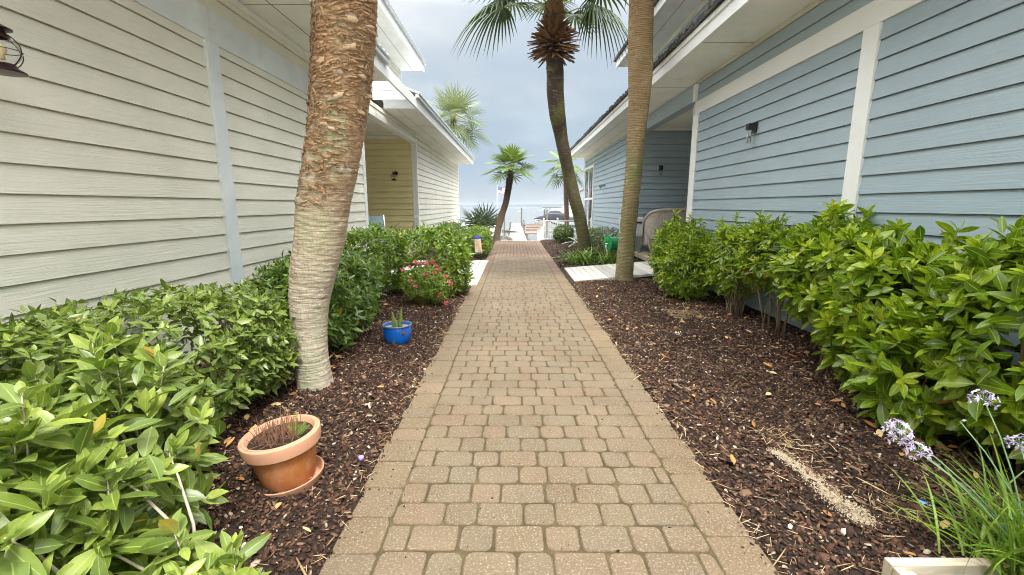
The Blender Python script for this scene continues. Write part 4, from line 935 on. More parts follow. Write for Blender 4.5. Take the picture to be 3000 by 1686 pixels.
# ---- lilac flowers bottom right
FC = (2.02, 1.50, .10)
th = straps('flowering_plant', 'lilac star flowers on tall stalks over grassy leaves in the bottom right corner', 'flowering plant', FC, 330, .46, .009, m_strap, 15, .62, .085, (32, 88), None, 0, (.25, .85), 10)
stk = MB(); PP = []; DD = []; rr = random.Random(2); nrg = np.random.default_rng(5)
heads = [(1.60, 1.72, .60, 17, .038), (1.68, 1.70, .515, 15, .036), (1.63, 1.74, .55, 10, .03), (1.93, 1.72, .735, 12, .034), (2.02, 1.64, .585, 11, .032), (2.09, 1.66, .545, 9, .03), (1.935, 1.80, .60, 1, .008)]
HI_ = []
for hid, (hx, hy, hz, nf, hr) in enumerate(heads):
    b = Vector(FC) + Vector((rr.uniform(-.06, .05), rr.uniform(-.03, .06), 0)); e = Vector((hx, hy, hz)) - Vector((0, 0, .02))
    md_ = b.lerp(e, .5) + Vector((.025, .0, .03)); stk.tube([b, b.lerp(md_, .5) + Vector((.008, 0, .01)), md_, md_.lerp(e, .5) + Vector((.004, 0, .008)), e], [.0034, .0032, .003, .0026, .0022], 7)
    for k in range(nf):
        f = (k + .5) / nf; el = math.acos(1 - 1.5 * f); az = k * GA; d = Vector((math.sin(el) * math.cos(az), math.sin(el) * math.sin(az), math.cos(el)))
        q = e + d * hr * rr.uniform(.85, 1.25); stk.tube([e, q], [.0009, .0012], 5); HD = hid
        e1 = d.orthogonal().normalized(); e2 = d.cross(e1)
        if nf == 1: HI_ += [hid] * 4; PP += [tuple(q)] * 4; DD += [tuple((d + e1 * s1 * .25 + e2 * s2 * .25)) for s1, s2 in ((1, 0), (-1, 0), (0, 1), (0, -1))]; continue
        for j in range(6):
            aa = j * math.pi / 3 + k; HI_.append(hid); PP.append(tuple(q)); DD.append(tuple(d * .35 + e1 * math.cos(aa) + e2 * math.sin(aa)))
stk.obj('stalks', m_stemg, th, smooth=True)
PP = np.array(PP); DD = np.array(DD); n = len(PP); NN = nrg.normal(size=(n, 3)) * .1 + np.array([0, -.2, 1]); tv = np.repeat(nrg.random(n // 2 + 1), 2)[:n]
HI_ = np.array(HI_)
for hid in range(len(heads)):
    q = HI_ == hid; k = int(q.sum())
    V, F, at = leaves(PP[q], DD[q], NN[q], np.full(k, .0180) * nrg.uniform(.8, 1.2, k), np.full(k, .0068), tv[q] * .9, T_LO, curl=.25); link('flower_head', np_mesh('flower_head', V, F, m_petal, at, smooth=True), th)

# ================================================================ POTS
m_terra = MT('terracotta', (.55, .22, .08), .7)
tcol = m_terra.ramp(m_terra.noise(8, 8, .7, (1, 1, .5)), [(.3, (.55, .26, .13)), (.5, (.50, .175, .045)), (.7, (.44, .14, .028))]); m_terra.col(m_terra.mix(m_terra.ramp(m_terra.noise(14, 5, .7), [(.54, (0, 0, 0)), (.72, (.6,) * 3)]), tcol, (.60, .40, .29))); m_terra.bump(m_terra.noise(50, 4), .2, .003); m_terra = m_terra.m
m_terral = paint('pale_terracotta_rim', (.56, .29, .18), .75, .16, .3, None, .45, (.40, .20, .12))
m_pot_soil = m_soil
tl = Matrix.Rotation(R(-5), 3, 'Y') @ Matrix.Rotation(R(2), 3, 'X'); pc = (-1.235, 2.21, .025)
th = thing('planter_pot', 'leaning terracotta pot with dead brown stubble and a small fern', 'plant pot', pc)
m = MB(); m.lathe([(0, -.008), (.150, -.008), (.158, .0), (.172, .030), (.178, .032), (.180, .028), (.166, -.012), (.158, -.022), (0, -.022)], 48, pc, tl); smooth_auto(m.obj('saucer', m_terral, th))
m = MB(); m.lathe([(0, .0), (.125, .0), (.133, .012), (.168, .20), (.168, .207)], 56, pc, tl); m.lathe([(.150, .235), (.120, .08), (0, .08)], 40, pc, tl); smooth_auto(m.obj('pot_body', m_terra, th))
m = MB(); m.lathe([(.166, .205), (.186, .203), (.194, .210), (.201, .262), (.199, .275), (.190, .280), (.187, .278), (.184, .283), (.176, .283), (.168, .275), (.160, .25), (.150, .235)], 56, pc, tl); smooth_auto(m.obj('rim', m_terral, th))
m = MB(); m.lathe([(.162, .252), (.11, .262), (.05, .255), (0, .26)], 28, pc, tl); m.obj('potting_soil', m_soil, th, smooth=True)
m = MB(); rr = random.Random(6)
for i in range(210):
    a = rr.uniform(0, 6.28); q = math.sqrt(rr.random()) * .115; b = Vector(pc) + tl @ Vector((math.cos(a) * q - .01, math.sin(a) * q, .25)); e = b + Vector((rr.gauss(0, .018), rr.gauss(0, .018), rr.uniform(.02, .11)))
    m.tube([b, e], [.0018, .0010], 4)
    if rr.random() < .15: m.tube([b + Vector((0, 0, .02)), b + Vector((rr.gauss(0, .06), rr.gauss(0, .06), rr.uniform(.0, .03)))], .0014, 4)
m.obj('dead_stubble', paint('dead_stems', (.24, .12, .07), .8, .4, .3), th)
PP = []; DD = []; NN = []; LL = []; st = MB()
for az, ln_, lean in ((1.9, .13, .28), (-.35, .12, .85), (.6, .09, .6), (2.8, .07, .7)):
    b = Vector(pc) + tl @ Vector((.085, -.01, .25)); pts = [b + Vector((math.cos(az) * lean * t * ln_, math.sin(az) * lean * t * ln_, ln_ * (t - .35 * lean * t * t))) for t in [i / 13 for i in range(14)]]; st.tube(pts, .0012, 5)
    for i in range(1, 14):
        tdir = (pts[i] - pts[i - 1]).normalized(); sd_ = tdir.cross(Vector((0, -1, .3))).normalized()
        for s_ in (-1, 1): PP.append(tuple(pts[i])); DD.append(tuple(sd_ * s_ + tdir * .35)); NN.append((0, -1, .5)); LL.append(.026 * (1 - abs(i / 14 - .35)))
V, F, at = leaves(np.array(PP), np.array(DD), np.array(NN), np.array(LL) * .75, np.full(len(LL), .0055), np.full(len(LL), .45)); fo = link('fern', np_mesh('fern', V, F, m_palmb, at, smooth=True), th); st.obj('fern_stalks', m_petiole, fo)
# blue glazed pot
pc = (-1.285, 4.70, .0)
m_blueg = MT('blue_glaze', (.0, .13, .62), .12, 0, .6); m_blueg.b.inputs['Coat Weight'].default_value = .6
m_blueg.col(m_blueg.ramp(m_blueg.noise(5, 4, .5, (1, 1, .3)), [(.3, (.003, .10, .52)), (.7, (.008, .20, .80))])); m_blueg = m_blueg.m
m_rimg = paint('blue_grey_glaze_rim', (.10, .16, .32), .25, .3, .1)
th = thing('planter_pot', 'glossy blue glazed pot with turtle reliefs and a spiky cactus', 'plant pot', pc)
bprof = [(0, .0), (.098, .002), (.112, .012), (.140, .06), (.152, .11), (.156, .165), (.152, .205), (.150, .215)]
m = MB(); m.lathe(bprof, 64, pc); m.lathe([(.138, .215), (.140, .17), (.12, .12), (0, .12)], 40, pc); m.obj('pot_body', m_blueg, th, smooth=True)
m = MB(); m.lathe([(.150, .213), (.159, .216), (.162, .223), (.158, .230), (.146, .231), (.139, .225), (.138, .212)], 64, pc); m.obj('rim', m_rimg, th, smooth=True)
m = MB(); m.lathe([(.139, .19), (.08, .195), (0, .195)], 28, pc); m.obj('gravel', m_spill, th, smooth=True)
m_turt = paint('bronze_relief', (.13, .085, .055), .4, .4, .4)
for a_, z_ in ((R(-52), .155), (R(-91), .045), (R(-150), .16)):
    r_ = .150 if z_ > .1 else .136; n_ = Vector((math.cos(a_), math.sin(a_), -.1 if z_ > .1 else -.55)).normalized(); ct = Vector(pc) + Vector((math.cos(a_) * r_, math.sin(a_) * r_, z_)); t1 = Vector((-math.sin(a_), math.cos(a_), 0)); t2 = n_.cross(t1); Mx = Matrix((t1, t2, n_)).transposed()
    m = MB(); m.lathe([(0, .014), (.010, .012), (.018, .006), (.022, -.004)], 14, ct, Mx, 1, 1.3)
    for dx, dy, rr_ in ((0, .036, .008), (.02, .022, .007), (-.02, .022, .007), (.018, -.022, .006), (-.018, -.022, .006)): m.lathe([(0, .007), (rr_ * .7, .005), (rr_, -.004)], 8, ct + Mx @ Vector((dx, dy, 0)), Mx)
    m.obj('turtle_relief', m_turt, th, smooth=True)
m = MB()
for dx, dy, h_, r_, ln_ in ((-.025, 0, .17, .022, -.01), (.03, .01, .21, .022, .012), (.0, -.03, .09, .018, 0)):
    b = Vector(pc) + Vector((dx, dy, .19)); pts = [b + Vector((ln_ * t * 2, 0, h_ * t)) for t in [i / 8 for i in range(9)]]
    m.tube(pts, [r_ * (1 - .75 * (i / 8) ** 2) * (1 + .15 * (i % 2)) for i in range(9)], 7)
m.obj('cactus', paint('cactus_green', (.22, .28, .06), .6, .3, .3), th)
PP = []; DD = []
rr = random.Random(8)
for i in range(90): a = rr.uniform(0, 6.28); PP.append((pc[0] + rr.gauss(0, .03), pc[1] + rr.gauss(0, .03), .195 + rr.uniform(0, .15) * (rr.random() < .5))); DD.append((math.cos(a), math.sin(a), rr.uniform(.1, 1.2)))
n = len(PP); V, F, at = leaves(np.array(PP), np.array(DD), np.tile([0, 0, 1.0], (n, 1)), np.full(n, .045), np.full(n, .006), nrg.random(n) * .9); link('spiky_leaves', np_mesh('spiky_leaves', V, F, m_palmb, at), th)
# olive bowl with pink flowers
pc = (-1.38, 6.62, .01); m_olive = MT('olive_glaze', (.10, .09, .015), .3); m_olive.col(m_olive.ramp(m_olive.noise(4, 4), [(.3, (.06, .06, .012)), (.7, (.16, .13, .02))])); m_olive = m_olive.m
th = thing('planter_pot', 'round olive bowl overflowing with pink flowers', 'plant pot', pc)
m = MB(); m.lathe([(0, -.005), (.165, -.005), (.175, .012), (.178, .012), (.170, -.012), (0, -.012)], 40, pc); m.obj('saucer', m_terral, th, smooth=True)
m = MB(); m.lathe([(0, .0), (.12, .0), (.17, .04), (.205, .10), (.215, .16), (.205, .21), (.195, .215), (.19, .19), (0, .18)], 48, pc); m.obj('bowl', m_olive, th, smooth=True)
rgb = np.random.default_rng(77); P, Nr = lump_points(rgb, [(pc[0], pc[1], .36, .34, .34, .24, 2.2), (pc[0] + .2, pc[1] - .1, .26, .22, .2, .18, 2)], 620, .16)
A = rosettes(rgb, P, Nr, 6, .038, .018, .6, .7); V, F, at = leaves(*A); link('foliage', np_mesh('foliage', V, F, m_leafD, at, smooth=True), th)
blooms = [(-.28, -.12, .57), (-.02, -.10, .66), (.08, -.08, .66), (.17, -.10, .69), (.22, -.12, .64), (.26, -.13, .58), (.20, -.16, .53), (.09, -.25, .52), (-.12, -.30, .44), (-.04, -.34, .36), (.36, -.12, .47), (.40, -.12, .40), (.28, -.28, .22), (.38, -.26, .10), (-.10, -.05, .68), (.43, -.10, .35), (-.22, .1, .58), (.02, .2, .62)]
for dx, dy, z in blooms:
    PP = []; DD = []; TT = []
    c = np.array([pc[0] + dx, pc[1] + dy, z])
    for k in range(34):
        d = rgb.normal(size=3); d /= np.linalg.norm(d); PP.append(c + d * np.array([.026, .026, .020]) * rgb.random() ** .4); DD.append(d + np.array([0, 0, .3])); TT.append(min(.9, abs(rgb.normal() * .25 + .35 + .3 * (dx < 0 or dx > .3))))
    n = len(PP); V, F, at = leaves(np.array(PP), np.array(DD), np.array(DD)[:, [1, 2, 0]], np.full(n, .020), np.full(n, .016), np.array(TT)); link('bloom', np_mesh('bloom', V, F, m_pink, at), th)
# fallen lilac petal by the path
m = MB(); c = Vector((-.905, 2.385, .028)); m.tube([c + Vector((0, 0, -.012)), c + Vector((.002, 0, .004)), c + Vector((.004, 0, .02))], [.004, .014, .017], 7, cap=False)
o = m.obj('fallen_blossom', paint('lilac_blossom', (.38, .27, .78), .6, .15, .1), smooth=True); tag(o, 'single fallen lilac blossom on the mulch left of the path', 'blossom'); o.modifiers.new('t', 'SOLIDIFY').thickness = .002
# litter
m = MB(); m.add([(2.03, 1.99, .03), (2.06, 1.97, .045), (2.10, 1.99, .03), (2.12, 2.0, .035), (2.08, 2.02, .03), (2.04, 2.03, .04)], [(0, 1, 2, 3, 4, 5)])
o = m.obj('plastic_scrap', paint('blue_scrap', (.15, .42, .75), .5)); tag(o, 'small scrap of bright blue plastic on the mulch behind the lilac flowers', 'litter'); o.modifiers.new('t', 'SOLIDIFY').thickness = .003
# wooden box in the corner
th = thing('wooden_planter', 'bleached wooden planter box corner at the bottom right', 'planter', (1.8, 1.5, 0))
x0, x1, y0, y1 = 1.475, 2.50, .9, 1.555
bx('side_board', m_crate, th, (x0, x0 + .04, y0, y1 - .045, -.02, .118), bevel=.004, rnd=.8)
bx('side_board', m_crate, th, (x0, x1, y1 - .04, y1, -.02, .122), bevel=.004, rnd=.6)
bx('side_board', m_crate, th, (x1 - .04, x1, y0, y1 - .043, -.02, .12), bevel=.004, rnd=.5)
bx('corner_block', m_crate, th, (x0 + .043, x0 + .08, y1 - .10, y1 - .043, -.02, .10), bevel=.003, rnd=.3)
bx('planter_soil', m_soil, th, (x0 + .04, x1 - .04, y0, y1 - .04, -.02, .055), bevel=0)

# ================================================================ BOARDWALKS
m = MB(); x = -2.9
while x < -.73: m.box(x, min(x + .132, -.722), 8.35, 12.2, -.02, .022 + random.uniform(0, .004)); x += .142
m.box(-.722, -.715, 8.35, 12.2, -.02, .015); struct(m.obj('boardwalk', m_deck))
m = MB(); x = 1.215
while x < 3.38:
    z0 = .012 + (x - 1.2) * .080; z1 = z0 + .137 * .08; a0 = 8.83 + (x - 1.2) * .09; a1 = 10.76
    m.add([(x, a0, z0 - .05), (x + .131, a0, z1 - .05), (x + .131, a1, z1 - .05), (x, a1, z0 - .05), (x, a0, z0), (x + .131, a0, z1), (x + .131, a1, z1), (x, a1, z0)], [(0, 3, 2, 1), (4, 5, 6, 7), (0, 1, 5, 4), (1, 2, 6, 5), (2, 3, 7, 6), (3, 0, 4, 7)]); x += .1415
struct(m.obj('boardwalk', m_deck))
m = MB(); y = 8.99
while y < 13.0: m.box(3.40, 7.9, y, y + .137, .10, .20 + random.uniform(0, .003)); y += .142
m.obj('porch_deck', m_deckx, H2)

# ================================================================ PORCH THINGS
# wicker settee seen from behind
m_wick = MT('grey_tan_wicker', (.42, .36, .30), .8)
wv = m_wick.noise(1, 2, .5, (70, 70, 6)); wv2 = m_wick.noise(1, 2, .5, (8, 8, 90)); m_wick.col(m_wick.mix(.5, m_wick.ramp(wv, [(.38, (.34, .29, .25)), (.6, (.62, .56, .50))]), m_wick.ramp(wv2, [(.4, (.38, .33, .28)), (.6, (.62, .56, .50))]))); m_wick.bump(m_wick.mix(.5, wv, wv2), 1, .012); m_wick = m_wick.m
sx0, sx1, sy = 3.62, 4.95, 12.15
th = thing('wicker_settee', 'grey-tan wicker loveseat with rounded back on the blue house porch', 'loveseat', (4.3, 12.3, .2))
V = []; nA, nB = 26, 12
def backp(u, v):                     # u 0..1 round the back in plan, v 0..1 upwards
    a = math.pi * u; cx = (sx0 + sx1) / 2; hx = (sx1 - sx0) / 2
    ca = math.cos(a); x = cx - hx * math.copysign(abs(ca) ** .6, ca); y = sy + .52 - .52 * math.sin(a) ** .35
    top = .70 + .50 * math.sin(a) ** .34; z = .46 + (top - .26) * v * (.9) ; z = .42 + (top - .22) * v
    return Vector((x, y - .06 * v * math.sin(a), z))
V = [backp(i / nA, j / nB) for j in range(nB + 1) for i in range(nA + 1)]
m = MB(); m.add(V, [(j * (nA + 1) + i, j * (nA + 1) + i + 1, (j + 1) * (nA + 1) + i + 1, (j + 1) * (nA + 1) + i) for j in range(nB) for i in range(nA)])
o = m.obj('backrest', m_wick, th, smooth=True); o.modifiers.new('t', 'SOLIDIFY').thickness = .03
m = MB(); m.tube([backp(i / 40, 1) for i in range(41)], .038, 12); m.obj('top_roll', m_wick, th, smooth=True)
bx('seat', m_wick, th, (sx0 + .05, sx1 - .05, sy + .02, sy + .62, .52, .64), bevel=.03)
bx('apron', m_wick, th, (sx0 + .08, sx1 - .08, sy + .55, sy + .58, .36, .515), (sx0 + .08, sx1 - .08, sy + .03, sy + .06, .30, .515), bevel=.01)
m_caps = paint('white_foot_cap', (.7, .68, .6), .5)
for lx, ly, dx, dy in ((sx0 + .03, sy + .02, .10, -.06), (sx1 - .03, sy + .02, -.04, -.06), (sx0 + .04, sy + .60, -.06, .06), (sx1 - .04, sy + .60, .06, .06)):
    m = MB(); m.tube([(lx - dx * .6, ly, .70), (lx, ly, .62), (lx + dx * .4, ly + dy * .4, .42), (lx + dx, ly + dy, .235)], [.045, .042, .032, .024], 10); lg = m.obj('leg', m_wick, th, smooth=True)
    m = MB(); m.tube([(lx + dx, ly + dy, .245), (lx + dx, ly + dy, .201)], .028, 12); m.obj('foot_cap', m_caps, lg, smooth=True)
# white plastic box beside it
th = thing('plastic_cabinet', 'white rounded plastic box with a dark slot beside the wicker loveseat', 'cabinet', (3.3, 12.7, .2))
bx('cabinet_body', paint('white_plastic', (.60, .61, .62), .35, .04, .05), th, (2.98, 3.60, 12.45, 12.80, .66, 1.19), bevel=.05)
bx('slot', m_black, th, (3.30, 3.54, 12.435, 12.449, 1.02, 1.07), bevel=.002)
for xx in (3.06, 3.50): bx('leg', m_chrome, th, (xx, xx + .03, 12.6, 12.63, .0, .66))
m = MB(); m.tube([(3.62, 12.9, .85), (3.66, 12.85, .55), (3.60, 12.8, .33), (3.42, 12.7, .225), (3.2, 12.5, .215)], .012, 8)
o = m.obj('hose', paint('pale_hose', (.42, .52, .54), .5), smooth=True); tag(o, 'pale grey hose curving down the blue wall left of the loveseat', 'hose')
m = MB(); m.tube([(3.86, 12.98, .75), (3.82, 12.9, .5), (3.70, 12.8, .3), (3.62, 12.7, .215), (3.5, 12.5, .215)], .012, 8); m.tube([(3.78, 12.9, .34), (3.60, 12.8, .27), (3.45, 12.7, .25)], .011, 8)
o = m.obj('hose', paint('teal_hose', (.06, .30, .32), .45), smooth=True); tag(o, 'teal garden hose looped beside the loveseat leg', 'hose')
# green hose reel
m_green = MT('green_plastic', (.005, .30, .07), .35).m; m_greend = paint('green_hose', (.02, .24, .10), .4)
rc = Vector((2.60, 11.75, .52)); axv = Vector((1, .35, 0)).normalized(); t2 = Vector((0, 0, 1)); t1 = axv.cross(t2); Mx = Matrix((t1, t2, axv)).transposed()
th = thing('hose_reel', 'bright green hose reel half hidden behind the tall straight palm', 'hose reel', tuple(rc * 1))
for s_ in (-.16, .16):
    m = MB(); c = rc + axv * s_; m.lathe([(.065, -.006), (.20, -.006), (.215, 0), (.20, .012), (.065, .006), (.065, -.006)], 36, c, Mx)
    for k in range(6): a = k * math.pi / 3; m.tube([c + Mx @ Vector((math.cos(a) * .02, math.sin(a) * .02, 0)), c + Mx @ Vector((math.cos(a) * .19, math.sin(a) * .19, -.008))], .009, 6)
    smooth_auto(m.obj('reel_disc', m_green, th))
m = MB()
for k in range(9): c = rc + axv * (-.14 + .035 * k); m.tube([c + Mx @ Vector((math.cos(a) * (.15 + .01 * (k % 2)), math.sin(a) * (.15 + .01 * (k % 2)), .017 * a / 6.283)) for a in [i * math.pi / 14 for i in range(29)]], .017, 8, cap=False)
m.obj('hose_coil', m_greend, th, smooth=True)
m = MB(); m.tube([rc - axv * .22, rc + axv * .22], .018, 10)
for s_ in (-.2, .2):
    for q in (-.16, .16): m.tube([rc + axv * s_, rc + axv * s_ + t1 * q + Vector((0, 0, -.55))], .012, 8)
m.tube([rc - axv * .2, rc - axv * .27, rc - axv * .27 + Vector((0, 0, .1)), rc - axv * .36 + Vector((0, 0, .1))], .009, 8)
m.obj('frame', m_chrome, th, smooth=True)
# sling chair on the cream porch
th = thing('patio_chair', 'pale blue sling chair on the cream house porch', 'chair', (-3.3, 10.9, .18)); m_sling = paint('blue_grey_sling', (.33, .47, .52), .7, .05, .3)
m = MB(); m.add([(-3.62, 10.72, .62), (-3.12, 10.72, .62), (-3.10, 10.60, 1.27), (-3.60, 10.60, 1.27)], [(0, 1, 2, 3)]); o = m.obj('backrest', m_sling, th); o.modifiers.new('t', 'SOLIDIFY').thickness = .01
m = MB(); m.add([(-3.62, 10.72, .6), (-3.12, 10.72, .6), (-3.12, 11.22, .62), (-3.62, 11.22, .62)], [(0, 1, 2, 3)]); o = m.obj('seat', m_sling, th); o.modifiers.new('t', 'SOLIDIFY').thickness = .01
for xx in (-3.635, -3.09):
    m = MB(); m.tube([(xx, 10.59, 1.29), (xx, 10.72, .60), (xx, 10.62, .19)], .014, 8); m.tube([(xx, 10.68, .8), (xx, 11.2, .8), (xx, 11.24, .19)], .014, 8); m.tube([(xx, 10.72, .61), (xx, 11.24, .63)], .012, 8); m.obj('side_frame', m_chrome, th, smooth=True)
# small garden flag by the bush
th = thing('garden_flag', 'small colourful printed garden flag with a blue top beside the left bush', 'garden flag', (-1.1, 12.5, 0))
g = MT('printed_cloth', (.6, .5, .4), .8); zz = g.n('ShaderNodeSeparateXYZ'); tc_ = g.n('ShaderNodeTexCoord'); g.l(tc_.outputs['Object'], zz.inputs[0])
blob = g.ramp(g.noise(11, 3, .5), [(.30, (.14, .18, .10)), (.42, (.60, .58, .55)), (.50, (.62, .42, .16)), (.56, (.70, .60, .45)), (.62, (.55, .27, .16)), (.72, (.70, .68, .66))])
top_ = g.math('GREATER_THAN', zz.outputs[2], .585); g.col(g.mix(top_, blob, (.06, .07, .30)))
Vg = []; 
for j in range(9):
    for i in range(7): u = i / 6; v = j / 8; Vg.append((-1.15 + .20 * u + .05 * (1 - v), 12.5 + .02 * math.sin(u * 5 + v * 2), .16 + .51 * v + .02 * u))
m = MB(); m.add(Vg, [(j * 7 + i, j * 7 + i + 1, (j + 1) * 7 + i + 1, (j + 1) * 7 + i) for j in range(8) for i in range(6)]); o = m.obj('flag_cloth', g.m, th, smooth=True); o.modifiers.new('t', 'SOLIDIFY').thickness = .004
m = MB(); m.tube([(-.935, 12.515, -.02), (-.935, 12.515, .71), (-1.17, 12.515, .69)], .005, 6); m.obj('stake', m_black, th)

# ================================================================ FENCE, PIER, BOATS
m_wm = paint('white_aluminium', (.74, .75, .75), .4, .03, .05)
th = thing('railing', 'white metal picket railing on the right at the end of the path', 'railing', (1.3, 19.95, 0))
def post(x, y, z0, z1, r_=.035):
    m = MB(); m.box(x - r_, x + r_, y - r_, y + r_, z0, z1); m.box(x - r_ * 1.25, x + r_ * 1.25, y - r_ * 1.25, y + r_ * 1.25, z1, z1 + .025); m.add([(x - r_, y - r_, z1 + .025), (x + r_, y - r_, z1 + .025), (x + r_, y + r_, z1 + .025), (x - r_, y + r_, z1 + .025), (x, y, z1 + .06)], [(0, 1, 4), (1, 2, 4), (2, 3, 4), (3, 0, 4)]); return m.obj('post', m_wm, th)
for px_ in (1.31, 1.92, 3.4): post(px_, 19.95, -.1, .93)
post(1.27, 24.3, -2.0, .15)
bx('rail', m_wm, th, (1.345, 1.885, 19.925, 19.975, .83, .87), (1.955, 3.365, 19.925, 19.975, .83, .87)); bx('rail', m_wm, th, (1.345, 1.885, 19.93, 19.97, .05, .085), (1.955, 3.365, 19.93, 19.97, .05, .085))
pk = MB(); pk.box(-.011, .011, -.011, .011, 0, .75); pm = None
xs_ = [1.40 + .105 * i for i in range(5)] + [2.02 + .105 * i for i in range(13)]
for i, xx in enumerate(xs_):
    if pm is None: o0 = pk.obj('picket', m_wm, th); pm = o0.data; wl = o0.location.copy(); o = o0
    else: o = link('picket', pm, th)
    o.location = wl + Vector((xx, 19.95, .082))
m = MB()
def rail_s(z):  return [(1.31, 19.99, z), (1.27, 24.26, z - .72)]
m.tube(rail_s(.86), .028, 6); m.tube(rail_s(.08), .022, 6); m.obj('stair_rail', m_wm, th)
for i in range(30):
    t = (i + .7) / 30.5; o = link('picket', pm, th); o.location = wl + Vector((1.31 - .04 * t, 19.99 + 4.25 * t, .09 - .72 * t))
# pier
def pilew(x, y, z0, z1, r_=.12, par=None, name='piling'):
    m = MB(); m.tube([(x, y, z0), (x, y, z1)], [r_, r_ * .95], 12); return smooth_auto(m.obj(name, m_pile, par))
th = thing('pier', 'long pale wooden pier running out over the water from the end of the path', 'pier', (.28, 24, -1.2))
m = MB(); y = 23.6
while y < 72: m.box(-.45, 1.0, y, y + .19, -1.24, -1.20 + random.uniform(0, .004)); y += .2
m.obj('deck', m_pier, th); bx('stringer', m_pile, th, (-.44, -.36, 23.6, 72, -1.45, -1.243), (.92, .99, 23.6, 72, -1.45, -1.243), bevel=0)
for yy in (27, 32, 37, 42, 47, 52, 57, 62, 67, 71.5):
    for xx in (-.58, 1.13): pilew(xx, yy, -2.6, -1.22 if yy < 60 else -1.0, .12, th)
# piling with lamp at the pier head
th = thing('mooring_pile', 'tall thin piling with a small light at the end of the pier', 'piling', (.95, 60, -1.2)); pilew(.95, 60.2, -2.6, 1.25, .10, th, 'pile'); m = MB(); m.tube([(.95, 60.2, .7), (.55, 60.2, .72)], .05, 8); m.lathe([(0, .12), (.16, .04), (.16, -.06), (0, -.1)], 12, (.50, 60.2, .68)); m.obj('light', m_chrome, th, smooth=True)
# finger dock with timber slats, boat on a lift
th = thing('finger_dock', 'short red-brown timber dock joining the pier from the right', 'dock', (2, 42, -1))
m = MB(); m.box(1.02, 2.6, 41.0, 43.4, -1.06, -.96)
for k in range(3): m.box(1.15, 2.55, 44.2, 44.3, -.92 + .26 * k, -.78 + .26 * k)
m.obj('boards', m_redwood, th, bevel=.01)
for xx in (1.15, 2.5):
    for yy in (41.1, 43.2): pilew(xx, yy, -2.6, -1.06, .11, th)
m = MB()
for k in range(8): m.box(.93 + .02 * k, 1.05 + .02 * k, 44 + k * 1.6, 44.12 + k * 1.6, -1.2, -.30 + .02 * k)
m.box(.95, 1.03, 44, 56, -.42, -.34); th2 = m.obj('pier_rail', m_pile, th)
m_navy = paint('navy_boat_cover', (.020, .024, .034), .8, .25, .5); m_hull = paint('white_gelcoat', (.70, .71, .72), .25, .04, .05)
def boat(loc, label, L_, W_, group=None, rot=0, cover=True, lift=0):
    """hull along +x with the bow at -x; canvas cover on the humps of the console and windshield"""
    th = thing('boat', label, 'boat', loc); c = Vector(loc); Mr = Matrix.Rotation(rot, 3, 'Z'); V = []; n = 15; k = 9
    for i in range(n):
        t = i / (n - 1); w_ = W_ / 2 * min(1, (t * 2.6) ** .62) if t > 0 else .02; sh = .95 - .28 * min(1, t * 2.2); kz = .0 + .55 * max(0, 1 - t * 3) ** 1.6
        for j in range(k):
            s = (j / (k - 1)) * 2 - 1; a = abs(s); V.append(c + Mr @ Vector((t * L_, w_ * math.copysign(min(1, a * 1.25) ** .8, s), kz + (sh - kz) * max(0, (a - .35) / .65) ** 1.1)))
    F = [(i * k + j, i * k + j + 1, (i + 1) * k + j + 1, (i + 1) * k + j) for i in range(n - 1) for j in range(k - 1)] + [tuple((n - 1) * k + j for j in range(k))]
    m = MB(); m.add(V, F); m.obj('hull', m_hull, th, smooth=True)
    V = []
    for i in range(n):
        t = i / (n - 1); w_ = (W_ / 2 + .03) * min(1, (t * 2.6) ** .62) if t > 0 else .03; sh = .96 - .28 * min(1, t * 2.2); hz = .22 + .55 * math.exp(-((t - .28) / .10) ** 2) + .55 * math.exp(-((t - .42) / .09) ** 2) + .25 * math.sin(math.pi * min(1, t))
        for j in range(k): s = (j / (k - 1)) * 2 - 1; V.append(c + Mr @ Vector((t * L_, w_ * s, sh - (.14 + .42 * max(0, min(1, (t - .22) * 6))) * (abs(s) > .99) + (hz * (1 - abs(s) ** 1.8) if 0 < i < n - 1 else .03))))
    m = MB(); m.add(V, [(i * k + j, i * k + j + 1, (i + 1) * k + j + 1, (i + 1) * k + j) for i in range(n - 1) for j in range(k - 1)]); m.obj('canvas_cover' if cover else 'deck', m_navy if cover else m_hull, th, smooth=True)
    m = MB()
    for q in (.25, .45, .62): m.add([c + Mr @ Vector((t * L_, -(W_ / 2 + .02) * min(1, (t * 2.6) ** .62), z)) for t, z in ((.06, .55 + q * .5), (.5, .1 + q * .8), (.5, .16 + q * .8), (.06, .60 + q * .5))], [(0, 1, 2, 3)])
    m.obj('hull_stripes', m_navy, th); return th
boat((2.05, 46.5, -.78), 'boat under a dark navy canvas cover on a lift right of the pier', 6.4, 2.4, rot=R(8))
th = thing('boat_lift', 'metal boat lift frame over the covered boat', 'boat lift', (3.5, 47, -1.8)); m = MB()
for yy in (45.6, 49.2):
    for xx in (3.3, 7.9): m.tube([(xx, yy, -2.8), (xx, yy, 1.1)], .09, 8)
m.obj('lift_posts', m_pile, th); m = MB()
for yy in (45.6, 49.2): m.box(3.0, 8.2, yy - .06, yy + .06, 1.28, 1.36); m.box(3.2, 8.1, yy - .05, yy + .05, .72, .80)
m.tube([(2.65, 45.6, .95), (3.2, 45.6, 1.32)], .06, 8); m.box(2.9, 8.2, 45.54, 49.3, -1.22, -1.1); m.obj('lift_beams', m_chrome, th)
th = boat((3.6, 51, -.3), 'white boat with pale upper deck moored behind the covered boat', 7, 2.4, rot=R(4), cover=False)
